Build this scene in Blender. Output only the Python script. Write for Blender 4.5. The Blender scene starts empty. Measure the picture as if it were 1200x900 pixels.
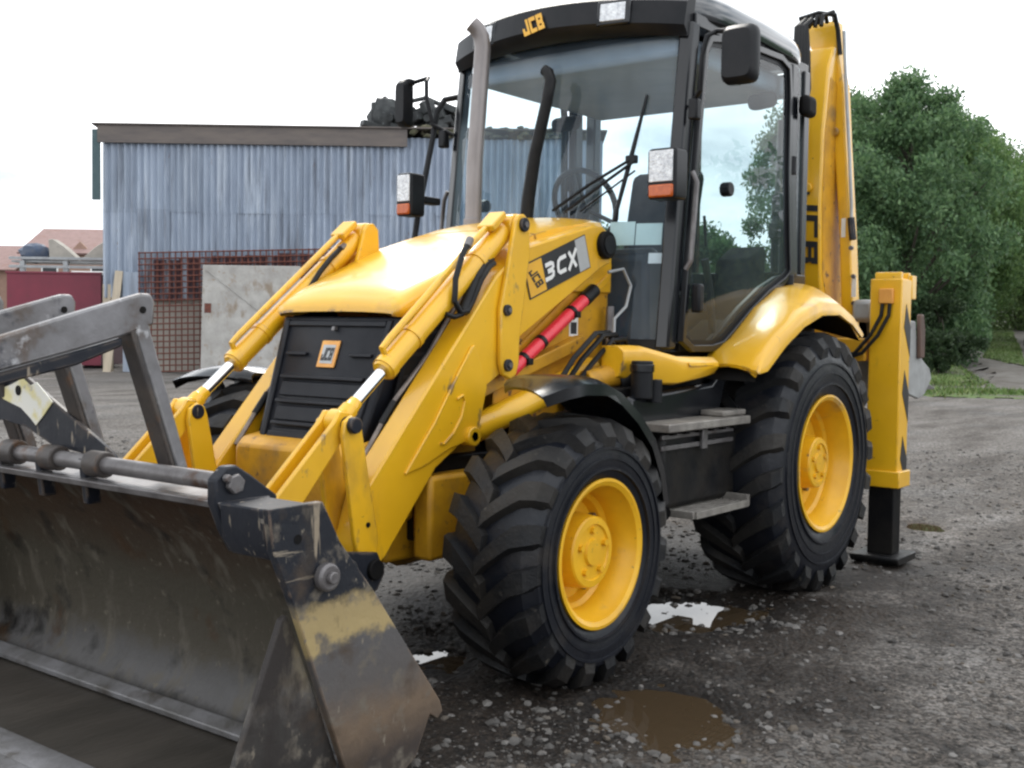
import bpy, bmesh, math, random
import numpy as np
from mathutils import Vector, Matrix

random.seed(7); rng = np.random.default_rng(11)
sc = bpy.context.scene
COL = sc.collection
R = math.radians

# ------------------------------------------------------------------ camera
CAM = Vector((5.901, 3.475, 1.383)); YAW, PITCH, ROLL = R(217.592), R(-2.737), R(0.845)
f_ = Vector((math.cos(YAW)*math.cos(PITCH), math.sin(YAW)*math.cos(PITCH), math.sin(PITCH)))
r_ = Vector((math.sin(YAW), -math.cos(YAW), 0)); u_ = r_.cross(f_)
rx = r_*math.cos(ROLL) + u_*math.sin(ROLL); ux = -r_*math.sin(ROLL) + u_*math.cos(ROLL)
cd = bpy.data.cameras.new('camera'); cam = bpy.data.objects.new('camera', cd); COL.objects.link(cam)
cam.matrix_world = Matrix(((rx.x, ux.x, -f_.x, CAM.x), (rx.y, ux.y, -f_.y, CAM.y), (rx.z, ux.z, -f_.z, CAM.z), (0, 0, 0, 1)))
cd.sensor_width = 36; cd.lens = 40.277; cd.clip_start = .05; cd.clip_end = 3000
sc.camera = cam

# ------------------------------------------------------------------ sky, sun, exposure
SUN_EL, SUN_AZ = R(42), R(226)            # azimuth measured from +x towards +y
w = bpy.data.worlds.new('World'); sc.world = w; w.use_nodes = True
nt = w.node_tree; nt.nodes.clear()
def N(t, typ, **k):
    n = t.nodes.new(typ)
    for a, b in k.items(): setattr(n, a, b)
    return n
out = N(nt, 'ShaderNodeOutputWorld'); bg = N(nt, 'ShaderNodeBackground'); bg.inputs[1].default_value = 0.1
sky = N(nt, 'ShaderNodeTexSky', sky_type='NISHITA'); sky.sun_disc = False
sky.sun_elevation = SUN_EL; sky.sun_rotation = math.pi/2 - SUN_AZ
tc = N(nt, 'ShaderNodeTexCoord'); mp = N(nt, 'ShaderNodeMapping'); mp.inputs['Scale'].default_value = (1, 1, 2.6)
no = N(nt, 'ShaderNodeTexNoise'); no.inputs['Scale'].default_value = 2.2; no.inputs['Detail'].default_value = 7; no.inputs['Roughness'].default_value = .58
cr = N(nt, 'ShaderNodeValToRGB'); cr.color_ramp.elements[0].position = .38; cr.color_ramp.elements[0].color = (8.6, 9.7, 10.8, 1)
cr.color_ramp.elements[1].position = .60; cr.color_ramp.elements[1].color = (25, 25.3, 25.8, 1)
mk = N(nt, 'ShaderNodeValToRGB'); mk.color_ramp.elements[0].position = .25; mk.color_ramp.elements[0].color = (.78,)*3+(1,)
mk.color_ramp.elements[1].position = .42; mk.color_ramp.elements[1].color = (1,)*4
mx = N(nt, 'ShaderNodeMixRGB')
L = nt.links.new
L(tc.outputs['Generated'], mp.inputs['Vector']); L(mp.outputs[0], no.inputs['Vector'])
L(no.outputs[0], cr.inputs[0]); L(no.outputs[0], mk.inputs[0]); L(mk.outputs[0], mx.inputs[0])
L(sky.outputs[0], mx.inputs[1]); L(cr.outputs[0], mx.inputs[2]); L(mx.outputs[0], bg.inputs[0]); L(bg.outputs[0], out.inputs[0])
sd = bpy.data.lights.new('sun', 'SUN'); sd.energy = 1.5; sd.angle = R(18); sd.color = (1, .95, .87)
so = bpy.data.objects.new('sun', sd); COL.objects.link(so)
dirv = Vector((math.cos(SUN_EL)*math.cos(SUN_AZ), math.cos(SUN_EL)*math.sin(SUN_AZ), math.sin(SUN_EL)))
so.rotation_euler = dirv.to_track_quat('Z', 'Y').to_euler()
sc.view_settings.view_transform = 'Standard'; sc.view_settings.look = 'None'
sc.view_settings.exposure = 0; sc.view_settings.gamma = 1
sc.cycles.filter_width = 2.4
sc.cycles.transparent_max_bounces = 24

# ------------------------------------------------------------------ helpers
def s2l(r, g, b):
    f = lambda c: (c/255/12.92 if c/255 <= .04045 else ((c/255+.055)/1.055)**2.4)
    return (f(r), f(g), f(b))
def mat(name, c1, c2=None, scale=6, rough=.5, metal=0, bump=0, bscale=40, stretch=(1, 1, 1), spots=None, coat=0, lo=.35, hi=.65, rough2=None, detail=5, spec=.5):
    """Principled; colour runs between c1 and c2 on noise; spots = (colour, scale, threshold, softness[, stretch])"""
    m = bpy.data.materials.new(name); m.use_nodes = True; t = m.node_tree; p = t.nodes['Principled BSDF']
    p.inputs['Roughness'].default_value = rough; p.inputs['Metallic'].default_value = metal; p.inputs['Coat Weight'].default_value = coat; p.inputs['Specular IOR Level'].default_value = spec
    p.inputs['Coat Roughness'].default_value = .12
    co = N(t, 'ShaderNodeTexCoord'); l = t.links.new
    def noise(sc_, st, det=detail, rot=(0, 0, 0)):
        mpn = N(t, 'ShaderNodeMapping'); mpn.inputs['Scale'].default_value = st; mpn.inputs['Rotation'].default_value = rot
        nn = N(t, 'ShaderNodeTexNoise'); nn.inputs['Scale'].default_value = sc_; nn.inputs['Detail'].default_value = det; nn.inputs['Roughness'].default_value = .6
        l(co.outputs['Object'], mpn.inputs['Vector']); l(mpn.outputs[0], nn.inputs['Vector']); return nn
    if c2 is None: c2 = tuple(x*.85 for x in c1)
    nn = noise(scale, stretch); rp = N(t, 'ShaderNodeValToRGB')
    rp.color_ramp.elements[0].position = lo; rp.color_ramp.elements[0].color = (*c1, 1)
    rp.color_ramp.elements[1].position = hi; rp.color_ramp.elements[1].color = (*c2, 1)
    l(nn.outputs[0], rp.inputs[0]); c = rp.outputs[0]
    for sp in (spots or []):
        sn = noise(sp[1], sp[4] if len(sp) > 4 else (1, 1, 1), 8, sp[5] if len(sp) > 5 else (0, 0, 0)); r2 = N(t, 'ShaderNodeValToRGB')
        r2.color_ramp.elements[0].position = sp[2]; r2.color_ramp.elements[0].color = (0, 0, 0, 1)
        r2.color_ramp.elements[1].position = sp[2]+sp[3]; r2.color_ramp.elements[1].color = (1, 1, 1, 1)
        mm = N(t, 'ShaderNodeMixRGB'); mm.inputs[2].default_value = (*sp[0], 1)
        fac = r2.outputs[0]
        if len(sp) > 6:
            sz = N(t, 'ShaderNodeSeparateXYZ'); l(co.outputs['Object'], sz.inputs[0]); zr = N(t, 'ShaderNodeMapRange'); zr.inputs[1].default_value = sp[6]; zr.inputs[2].default_value = sp[6]+.06; l(sz.outputs[2], zr.inputs[0])
            zm = N(t, 'ShaderNodeMath', operation='MULTIPLY'); l(fac, zm.inputs[0]); l(zr.outputs[0], zm.inputs[1]); fac = zm.outputs[0]
        l(sn.outputs[0], r2.inputs[0]); l(fac, mm.inputs[0]); l(c, mm.inputs[1]); c = mm.outputs[0]
    l(c, p.inputs['Base Color'])
    if rough2 is not None:
        rr = N(t, 'ShaderNodeMapRange'); rr.inputs[1].default_value = .35; rr.inputs[2].default_value = .65
        rr.inputs[3].default_value = rough; rr.inputs[4].default_value = rough2
        rn = noise(scale*1.7, (1, 1, 1)); l(rn.outputs[0], rr.inputs[0]); l(rr.outputs[0], p.inputs['Roughness'])
    if bump:
        bn = noise(bscale, stretch, 6); b = N(t, 'ShaderNodeBump'); b.inputs['Strength'].default_value = bump; b.inputs['Distance'].default_value = .01
        l(bn.outputs[0], b.inputs['Height']); l(b.outputs[0], p.inputs['Normal'])
    m['c'] = 0
    return m

class MB:
    def __init__(s): s.v = []; s.f = []
    def add(s, vs, fs):
        o = len(s.v); s.v += [tuple(v) for v in vs]; s.f += [tuple(i+o for i in f) for f in fs]; return s
    def box(s, c, d, rot=None):
        h = [x/2 for x in d]; vs = [Vector((sx*h[0], sy*h[1], sz*h[2])) for sx in (-1, 1) for sy in (-1, 1) for sz in (-1, 1)]
        if rot is not None: vs = [rot @ v for v in vs]
        return s.add([v+Vector(c) for v in vs], [(0, 1, 3, 2), (4, 6, 7, 5), (0, 4, 5, 1), (2, 3, 7, 6), (0, 2, 6, 4), (1, 5, 7, 3)])
    def bx(s, x0, x1, y0, y1, z0, z1): return s.box(((x0+x1)/2, (y0+y1)/2, (z0+z1)/2), (abs(x1-x0), abs(y1-y0), abs(z1-z0)))
    def prism(s, poly, y0, y1, f=None):
        """polygon in x-z extruded along y"""
        n = len(poly); vs = [(x, y0, z) for x, z in poly]+[(x, y1, z) for x, z in poly]
        return s.add(vs, [tuple(range(n)), tuple(range(2*n-1, n-1, -1))]+[(i, i+n, (i+1) % n+n, (i+1) % n) for i in range(n)])
    def prismx(s, poly, x0, x1):
        n = len(poly); vs = [(x0, y, z) for y, z in poly]+[(x1, y, z) for y, z in poly]
        return s.add(vs, [tuple(range(n)), tuple(range(2*n-1, n-1, -1))]+[(i, i+n, (i+1) % n+n, (i+1) % n) for i in range(n)])
    def loft(s, rings, cap=True, closed=True):
        n = len(rings[0]); vs = [v for r in rings for v in r]; fs = []
        for k in range(len(rings)-1):
            for i in range(n if closed else n-1):
                j = (i+1) % n; fs.append((k*n+i, k*n+j, (k+1)*n+j, (k+1)*n+i))
        if cap and closed: fs += [tuple(range(n-1, -1, -1)), tuple(range((len(rings)-1)*n, len(rings)*n))]
        return s.add(vs, fs)
    def tube(s, pts, r, n=10, cap=True):
        pts = [Vector(p) for p in pts]; rr = r if hasattr(r, '__len__') else [r]*len(pts); rings = []; up = None
        for i, p in enumerate(pts):
            t = (pts[min(i+1, len(pts)-1)]-pts[max(i-1, 0)]).normalized()
            if up is None: up = t.orthogonal().normalized()
            up = (up-t*up.dot(t)).normalized(); b = t.cross(up)
            rings.append([p+(up*math.cos(a)+b*math.sin(a))*rr[i] for a in [2*math.pi*k/n for k in range(n)]])
        return s.loft(rings, cap)
    def cyl(s, p0, p1, r, n=16): return s.tube([p0, p1], r, n)
    def lathe(s, prof, c, n=48, a0=0, a1=2*math.pi):
        """profile (radius, y) turned about the y axis through (c.x, c.z)"""
        full = abs(a1-a0-2*math.pi) < 1e-6; k = n if full else n+1; rings = []
        for i in range(k):
            a = a0+(a1-a0)*i/n; rings.append([(c[0]+r*math.cos(a), y, c[1]+r*math.sin(a)) for r, y in prof])
        m = len(prof); vs = [v for r in rings for v in r]; fs = []
        for i in range(n):
            j = (i+1) % k
            for q in range(m-1): fs.append((i*m+q, j*m+q, j*m+q+1, i*m+q+1))
        return s.add(vs, fs)
    def ball(s, c, d, n=12, seed=None, amp=0):
        vs = []; fs = []; rr = random.Random(seed)
        for i in range(n//2+1):
            th = math.pi*i/(n//2)
            for j in range(n):
                ph = 2*math.pi*j/n; k = 1+(rr.uniform(-amp, amp) if amp else 0)
                vs.append((c[0]+d[0]*k*math.sin(th)*math.cos(ph), c[1]+d[1]*k*math.sin(th)*math.sin(ph), c[2]+d[2]*k*math.cos(th)))
        for i in range(n//2):
            for j in range(n): fs.append((i*n+j, (i+1)*n+j, (i+1)*n+(j+1) % n, i*n+(j+1) % n))
        return s.add(vs, fs)
    def mesh(s, name, m, smooth=35):
        me = bpy.data.meshes.new(name); me.from_pydata(s.v, [], s.f)
        b = bmesh.new(); b.from_mesh(me); bmesh.ops.remove_doubles(b, verts=b.verts, dist=1e-5); bmesh.ops.recalc_face_normals(b, faces=b.faces); b.to_mesh(me); b.free()
        if m: me.materials.append(m)
        if smooth: me.shade_smooth(); me.set_sharp_from_angle(angle=R(smooth))
        return me
    def build(s, name, m, parent=None, bevel=0, smooth=35, label=None, seg=2):
        o = bpy.data.objects.new(name, s.mesh(name, m, smooth)); COL.objects.link(o)
        if parent: o.parent = parent
        if bevel:
            bv = o.modifiers.new('bevel', 'BEVEL'); bv.width = bevel; bv.segments = seg; bv.limit_method = 'ANGLE'; bv.angle_limit = R(40); bv.harden_normals = False
        if label: o['label'] = label
        return o
def thing(name, label, cat, loc=(0, 0, 0), group=None):
    o = bpy.data.objects.new(name, None); COL.objects.link(o); o.location = loc; o.empty_display_size = .1
    return tag(o, label, cat, group)
def tag(o, label, cat, group=None, kind=None):
    if label: o['label'] = label
    if cat: o['category'] = cat
    if group: o['group'] = group
    if kind: o['kind'] = kind
    return o
def part(name, mesh, parent, label=None):
    o = bpy.data.objects.new(name, mesh); COL.objects.link(o); o.parent = parent
    if label: o['label'] = label
    return o
def text(s, size, origin, ux, uy, name, m, parent, shear=0, offset=0, spacing=1, sx=1):
    """flat lettering centred on origin, reading along ux with up uy"""
    cu = bpy.data.curves.new(name, 'FONT'); cu.body = s; cu.size = size; cu.shear = shear; cu.offset = offset; cu.space_character = spacing
    cu.align_x = 'CENTER'; cu.align_y = 'CENTER'; cu.extrude = .0008
    t = bpy.data.objects.new(name, cu); COL.objects.link(t); dg = bpy.context.evaluated_depsgraph_get()
    me = bpy.data.meshes.new_from_object(t.evaluated_get(dg)); bpy.data.objects.remove(t)
    X = Vector(ux).normalized(); Y = Vector(uy).normalized(); Z = X.cross(Y); me.name = name
    me.transform(Matrix(((X.x*sx, Y.x, Z.x, origin[0]), (X.y*sx, Y.y, Z.y, origin[1]), (X.z*sx, Y.z, Z.z, origin[2]), (0, 0, 0, 1))))
    me.materials.clear(); me.materials.append(m); return part(name, me, parent)
def poly_quad(pts, t, n):
    """a thin plate: polygon pts thickened by t along n"""
    n = Vector(n).normalized()*t; k = len(pts); mb = MB()
    return mb.add([Vector(p) for p in pts]+[Vector(p)+n for p in pts], [tuple(range(k)), tuple(range(2*k-1, k-1, -1))]+[(i, i+k, (i+1) % k+k, (i+1) % k) for i in range(k)])
def arc(cx, cz, r, a0, a1, n): return [(cx+r*math.cos(R(a0+(a1-a0)*i/n)), cz+r*math.sin(R(a0+(a1-a0)*i/n))) for i in range(n+1)]

def rects(ch, t=.27, v=.22):
    a, b = .5-v/2, .5+v/2
    return {'J': [(1-t, 1, v, 1), (0, 1, 0, v), (0, t, v, .48)], 'C': [(0, 1, 1-v, 1), (0, 1, 0, v), (0, t, v, 1-v)],
            'B': [(0, t, 0, 1), (t, 1, 1-v, 1), (t, .94, a, b), (t, 1, 0, v), (1-t, 1, v, a), (1-t, 1, b, 1-v)],
            '3': [(0, 1, 1-v, 1), (.25, 1, a, b), (0, 1, 0, v), (1-t, 1, v, a), (1-t, 1, b, 1-v)], 'X': []}[ch]
def block(word, origin, ux, uy, h, w, gap, name, m, parent, shear=0, t=.27, v=.22):
    """bold square lettering, every stroke a thin raised bar, centred on origin"""
    X = Vector(ux).normalized(); Y_ = Vector(uy).normalized(); Z = X.cross(Y_); O = Vector(origin); tot = len(word)*w+(len(word)-1)*gap; mb = MB()
    def put(q, x0, lift=0):
        P_ = [O+X*(x0+a*w-tot/2+shear*(b-.5)*h)+Y_*((b-.5)*h)+Z*lift for a, b in q]; n = len(P_)
        mb.add(P_+[p_+Z*.0012 for p_ in P_], [tuple(range(n)), tuple(range(2*n-1, n-1, -1))]+[(i, (i+1) % n, (i+1) % n+n, i+n) for i in range(n)])
    for k, ch in enumerate(word):
        x0 = k*(w+gap)
        if ch == 'X':
            put([(0, 0), (t*1.1, 0), (1, 1), (1-t*1.1, 1)], x0); put([(0, 1), (1-t*1.1, 0), (1, 0), (t*1.1, 1)], x0, .0005)
        for a, b, c, d in rects(ch, t, v): put([(a, c), (b, c), (b, d), (a, d)], x0)
    return mb.build(name, m, parent, smooth=0)

# ------------------------------------------------------------------ materials
DIRT = (.10, .085, .065)
M = {}
M['yellow'] = mat('yellow_paint', (.82, .455, .012), (.72, .385, .011), 2.5, .28, coat=.5, bump=.06, bscale=9, rough2=.42, spots=[((.40, .22, .03), 4, .60, .18, (1, 1, .4)), ((.22, .14, .06), 11, .66, .08, (1, 1, .5)), ((.12, .07, .035), 24, .70, .03)])
def edgewear(m, col, rad, amount=.5):
    t = m.node_tree; l = t.links.new; p = t.nodes['Principled BSDF']; src = p.inputs['Base Color'].links[0].from_socket
    b = N(t, 'ShaderNodeBevel'); b.samples = 4; b.inputs[0].default_value = rad; g = N(t, 'ShaderNodeNewGeometry'); d = N(t, 'ShaderNodeVectorMath', operation='DOT_PRODUCT')
    l(b.outputs[0], d.inputs[0]); l(g.outputs['Normal'], d.inputs[1]); r = N(t, 'ShaderNodeMapRange'); r.inputs[1].default_value = .985; r.inputs[2].default_value = .90; l(d.outputs['Value'], r.inputs[0])
    co = N(t, 'ShaderNodeTexCoord'); n = N(t, 'ShaderNodeTexNoise'); n.inputs['Scale'].default_value = 14; n.inputs['Detail'].default_value = 8; l(co.outputs['Object'], n.inputs['Vector'])
    q = N(t, 'ShaderNodeMapRange'); q.inputs[1].default_value = amount; q.inputs[2].default_value = amount+.08; l(n.outputs[0], q.inputs[0]); k = N(t, 'ShaderNodeMath', operation='MULTIPLY'); l(r.outputs[0], k.inputs[0]); l(q.outputs[0], k.inputs[1])
    x = N(t, 'ShaderNodeMixRGB'); x.inputs[2].default_value = (*col, 1); l(k.outputs[0], x.inputs[0]); l(src, x.inputs[1]); l(x.outputs[0], p.inputs['Base Color'])
edgewear(M['yellow'], (.17, .10, .05), .012, .53)
M['yellow_worn'] = mat('worn_yellow_paint', (.64, .325, .01), (.44, .21, .012), 5, .5, bump=.1, spots=[((.12, .06, .03), 14, .6, .06), (DIRT, 4, .58, .2)])
M['yellow_wheel'] = mat('wheel_paint', (.80, .44, .010), (.68, .36, .009), 6, .42, coat=.15, spots=[((.2, .12, .05), 18, .66, .06), ((.36, .23, .08), 4, .58, .16), ((.10, .075, .05), 34, .68, .04)])
M['black'] = mat('black_plastic', (.009, .010, .012), (.016, .016, .018), 8, .40, bump=.05, bscale=120, spec=.2)
M['gloss'] = mat('gloss_black', (.006, .007, .009), (.010, .011, .014), 5, .2, coat=.15, spec=.4)
M['grille'] = mat('grille_plastic', (.009, .010, .014), (.015, .016, .02), 10, .42, bump=.15, bscale=160, spec=.2)
M['navy'] = mat('navy_steel', (.012, .014, .021), (.022, .024, .030), 7, .42, bump=.15, bscale=30, spec=.25, spots=[((.26, .22, .17), 26, .62, .05, (1, 1, .25), (.3, .5, 0)), ((.07, .06, .05), 5, .58, .15), ((.22, .2, .17), 22, .66, .04, (.3, .3, 1), (.4, .3, 0))])
M['steel'] = mat('bare_steel', (.22, .21, .21), (.12, .11, .11), 9, .42, metal=.5, bump=.2, spots=[((.10, .055, .035), 7, .6, .1)])
M['dark'] = mat('dark_grime', (.005, .005, .006), (.012, .011, .010), 6, .6, bump=.2, spec=.1)
M['chassis'] = mat('oily_chassis', (.007, .008, .010), (.020, .018, .016), 5, .5, bump=.2, rough2=.3, spec=.2)
M['chrome'] = mat('chromed_rod', (.8, .8, .8), (.7, .7, .7), 3, .12, metal=1)
M['exhaust'] = mat('burnt_exhaust', (.31, .29, .285), (.19, .17, .165), 4, .38, metal=.55, stretch=(1, 1, .3))
M['tread'] = mat('dusty_tread', (.026, .023, .020), (.008, .0085, .010), 3.0, .40, bump=.4, bscale=50, spec=.3, lo=.36, hi=.58, rough2=.75, spots=[((.085, .075, .062), 24, .64, .1), ((.010, .011, .013), 6, .56, .12)])
M['rubber'] = mat('tyre_rubber', (.005, .0065, .011), (.009, .010, .014), 7, .30, bump=.2, bscale=60, spec=.34, spots=[((.035, .030, .026), 3.2, .55, .22), ((.09, .085, .08), 30, .68, .08)], rough2=.5)
M['hose'] = mat('hose_rubber', (.008, .008, .009), (.014, .014, .014), 20, .42, spec=.22)
M['pipe'] = mat('steel_pipe', (.24, .20, .17), (.13, .11, .10), 14, .4, metal=.6)
M['red'] = mat('red_paint', (.80, .035, .055), (.70, .03, .05), 8, .38, coat=.2)
M['amber'] = mat('amber_lens', (.52, .10, .008), (.40, .07, .006), 40, .25, coat=.2)
M['lens'] = mat('headlamp_lens', (.72, .73, .74), (.42, .43, .45), 55, .08, metal=.35, bump=.6, bscale=90, coat=1)
M['whiteprint'] = mat('white_print', (.8, .8, .78), (.74, .74, .72), 9, .5)
M['blackprint'] = mat('black_print', (.015, .015, .017), (.02, .02, .022), 9, .45)
M['greyprint'] = mat('grey_print', (.45, .46, .46), (.38, .39, .39), 9, .5)
M['logoyellow'] = mat('logo_yellow', (.78, .42, .03), (.7, .36, .03), 9, .45)
M['logoorange'] = mat('badge_orange', (.78, .38, .08), (.66, .29, .06), 9, .4)
M['paper'] = mat('paper', (.62, .74, .70), (.56, .69, .66), 12, .6)
M['cloth'] = mat('seat_cloth', (.018, .021, .024), (.03, .033, .036), 10, .9, spec=.1)
M['roofpaint'] = mat('roof_grey', (.02, .024, .03), (.03, .034, .04), 5, .14, coat=1)
M['fork'] = mat('fork_steel', (.23, .225, .235), (.12, .115, .115), 5, .42, metal=.3, bump=.3, bscale=14, spots=[((.11, .075, .055), 5, .54, .14), ((.03, .03, .042), 7, .57, .08), ((.42, .42, .43), 12, .63, .08)])
M['forkdark'] = mat('fork_brown', (.085, .07, .06), (.05, .045, .045), 8, .5, metal=.3, bump=.25, spots=[((.14, .075, .04), 9, .56, .12)])
M['grating'] = mat('step_grating', (.30, .28, .25), (.18, .165, .15), 12, .55, metal=.4, bump=.3, bscale=60)
def glass(name, tint, film, amount, rough=0):
    m = bpy.data.materials.new(name); m.use_nodes = True; t = m.node_tree; t.nodes.clear(); l = t.links.new
    o = N(t, 'ShaderNodeOutputMaterial'); fr = N(t, 'ShaderNodeFresnel'); fr.inputs[0].default_value = 1.5
    tr = N(t, 'ShaderNodeBsdfTransparent'); tr.inputs[0].default_value = (*tint, 1); gl = N(t, 'ShaderNodeBsdfGlossy'); gl.inputs['Roughness'].default_value = rough
    ge = N(t, 'ShaderNodeNewGeometry'); io = N(t, 'ShaderNodeMapRange'); io.inputs[3].default_value = 1.38; io.inputs[4].default_value = 1/1.38; l(ge.outputs['Backfacing'], io.inputs[0]); l(io.outputs[0], fr.inputs[0])
    df = N(t, 'ShaderNodeBsdfDiffuse'); df.inputs[0].default_value = (*film, 1)
    a = N(t, 'ShaderNodeMixShader'); b = N(t, 'ShaderNodeMixShader')
    co = N(t, 'ShaderNodeTexCoord'); nn = N(t, 'ShaderNodeTexNoise'); nn.inputs['Scale'].default_value = 2.4; nn.inputs['Detail'].default_value = 7
    mr = N(t, 'ShaderNodeMapRange'); mr.inputs[1].default_value = .35; mr.inputs[2].default_value = .7; mr.inputs[3].default_value = amount*.35; mr.inputs[4].default_value = amount
    l(co.outputs['Object'], nn.inputs['Vector']); l(nn.outputs[0], mr.inputs[0])
    l(mr.outputs[0], a.inputs[0]); l(tr.outputs[0], a.inputs[1]); l(df.outputs[0], a.inputs[2])
    l(fr.outputs[0], b.inputs[0]); l(a.outputs[0], b.inputs[1]); l(gl.outputs[0], b.inputs[2]); l(b.outputs[0], o.inputs[0]); return m
M['windscreen'] = glass('dust_skyglare_windscreen', (.82, .90, .95), (.38, .52, .66), .12)  # pale blue film: dust plus cloud reflection painted into its colour
M['glass'] = glass('tinted_glass', (.72, .81, .82), (.42, .52, .58), .07)

edgewear(M['navy'], (.16, .12, .09), .012, .47); edgewear(M['fork'], (.36, .35, .34), .012, .42)
def banded(name, bands, spots, rough=.6, spec=.22, axis='Z', nscale=5, namp=.12):
    """dirt and paint in wavering height bands: bands = [(z, colour)]"""
    m = mat(name, (1, 1, 1), (1, 1, 1), 5, rough, bump=.35, bscale=28, spots=spots, spec=spec); t = m.node_tree; l = t.links.new
    rp = [n for n in t.nodes if n.type == 'VALTORGB'][0]
    co = N(t, 'ShaderNodeTexCoord'); sp = N(t, 'ShaderNodeSeparateXYZ'); l(co.outputs['Object'], sp.inputs[0])
    nn = N(t, 'ShaderNodeTexNoise'); nn.inputs['Scale'].default_value = nscale; nn.inputs['Detail'].default_value = 9; nn.inputs['Roughness'].default_value = .7; l(co.outputs['Object'], nn.inputs['Vector'])
    a = N(t, 'ShaderNodeMath', operation='MULTIPLY_ADD'); a.inputs[1].default_value = namp*2; l(nn.outputs[0], a.inputs[0]); l(sp.outputs[axis], a.inputs[2])
    b = N(t, 'ShaderNodeMath', operation='SUBTRACT'); b.inputs[1].default_value = namp; l(a.outputs[0], b.inputs[0]); l(b.outputs[0], rp.inputs[0])
    e = rp.color_ramp.elements
    e[0].position = bands[0][0]; e[0].color = (*bands[0][1], 1); e[1].position = bands[-1][0]; e[1].color = (*bands[-1][1], 1)
    for z, c in bands[1:-1]:
        q = e.new(z); q.color = (*c, 1)
    return m
SCR = [((.28, .23, .17), 16, .605, .04, (1, 1, .10), (0, .75, 0), .52), ((.26, .22, .17), 22, .62, .04, (.10, 1, 1), (0, -.5, 0), .58), ((.22, .19, .15), 34, .62, .05, (1, 1, .4), (0, 1.2, 0)), ((.15, .13, .105), 9, .55, .1), ((.075, .055, .040), 4, .57, .12), ((.04, .034, .03), 5, .6, .1, (1, 1, .4))]
M['sideplate'] = banded('bucket_side_dirt', [(.10, (.055, .045, .04)), (.22, (.16, .115, .08)), (.34, (.105, .095, .09)), (.47, (.10, .095, .095)), (.50, (.38, .29, .14)), (.58, (.34, .26, .13)), (.62, (.020, .022, .028)), (.9, (.017, .019, .025))], SCR, .5, nscale=6, namp=.1)
edgewear(M['sideplate'], (.20, .14, .10), .010, .46)
M['innerplate'] = banded('bucket_inner_dirt', [(.12, (.028, .025, .023)), (.26, (.05, .046, .043)), (.36, (.13, .12, .11)), (.46, (.24, .20, .13)), (.52, (.16, .14, .10)), (.6, (.05, .045, .04)), (.7, (.03, .028, .028))], SCR+[((.035, .03, .028), 3.5, .48, .1, (1, 1, .4))], .6, nscale=9, namp=.22)
M['interior'] = banded('bucket_inside', [(.06, (.030, .026, .021)), (.12, (.095, .09, .088)), (.2, (.07, .066, .063)), (.27, (.058, .050, .037)), (.5, (.056, .049, .036)), (.66, (.046, .032, .021)), (.9, (.056, .028, .014))], [((.095, .083, .065), 9, .55, .12, (1, 1, .3)), ((.12, .105, .08), 26, .62, .08), ((.010, .009, .008), 5, .55, .15), ((.05, .028, .014), 4, .6, .12)], .55, nscale=4, namp=.13)
M['seam'] = mat('scraped_edge', (.20, .195, .20), (.11, .105, .10), 8, .45, metal=.3, bump=.3, spots=[((.06, .05, .04), 5, .56, .12)])
M['floorsteel'] = mat('bucket_floor', (.036, .031, .025), (.06, .051, .042), 6, .5, bump=.3, stretch=(.3, 1, 1))

# ================================================================== THE SITE
HX = Vector((math.cos(YAW), math.sin(YAW), 0)); HS = Vector((math.sin(YAW), -math.cos(YAW), 0))
SITE = Vector((5.9, 3.475, 0))
def yard(s, d, z=0):               # yard grid: d metres along the yard, s metres across it
    return SITE + HS*s + HX*d + Vector((0, 0, z))
def vnoise(x, y, seed):
    xi = np.floor(x).astype(np.int64); yi = np.floor(y).astype(np.int64); xf = x-xi; yf = y-yi
    u = xf*xf*(3-2*xf); v = yf*yf*(3-2*yf)
    def h(a, b):
        n = (a*374761393+b*668265263+seed*144665) & 0x7fffffff; n = ((n ^ (n >> 13))*1274126177) & 0x7fffffff; return ((n ^ (n >> 16)) & 0xffff)/65535
    return (h(xi, yi)*(1-u)+h(xi+1, yi)*u)*(1-v)+(h(xi, yi+1)*(1-u)+h(xi+1, yi+1)*u)*v
def fbm(x, y, seed, o=4):
    t = 0; a = 1; n = 0
    for i in range(o): t = t+a*vnoise(x*2**i, y*2**i, seed+i); n += a; a *= .5
    return t/n
PUD = [((.90, .72), .50, .32, -.9, .045), ((2.22, 1.36), .60, .34, .25, .036), ((2.22, .22), .34, .22, .7, .036), ((-2.6, .78), .2, .10, .6, .03)]
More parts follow.
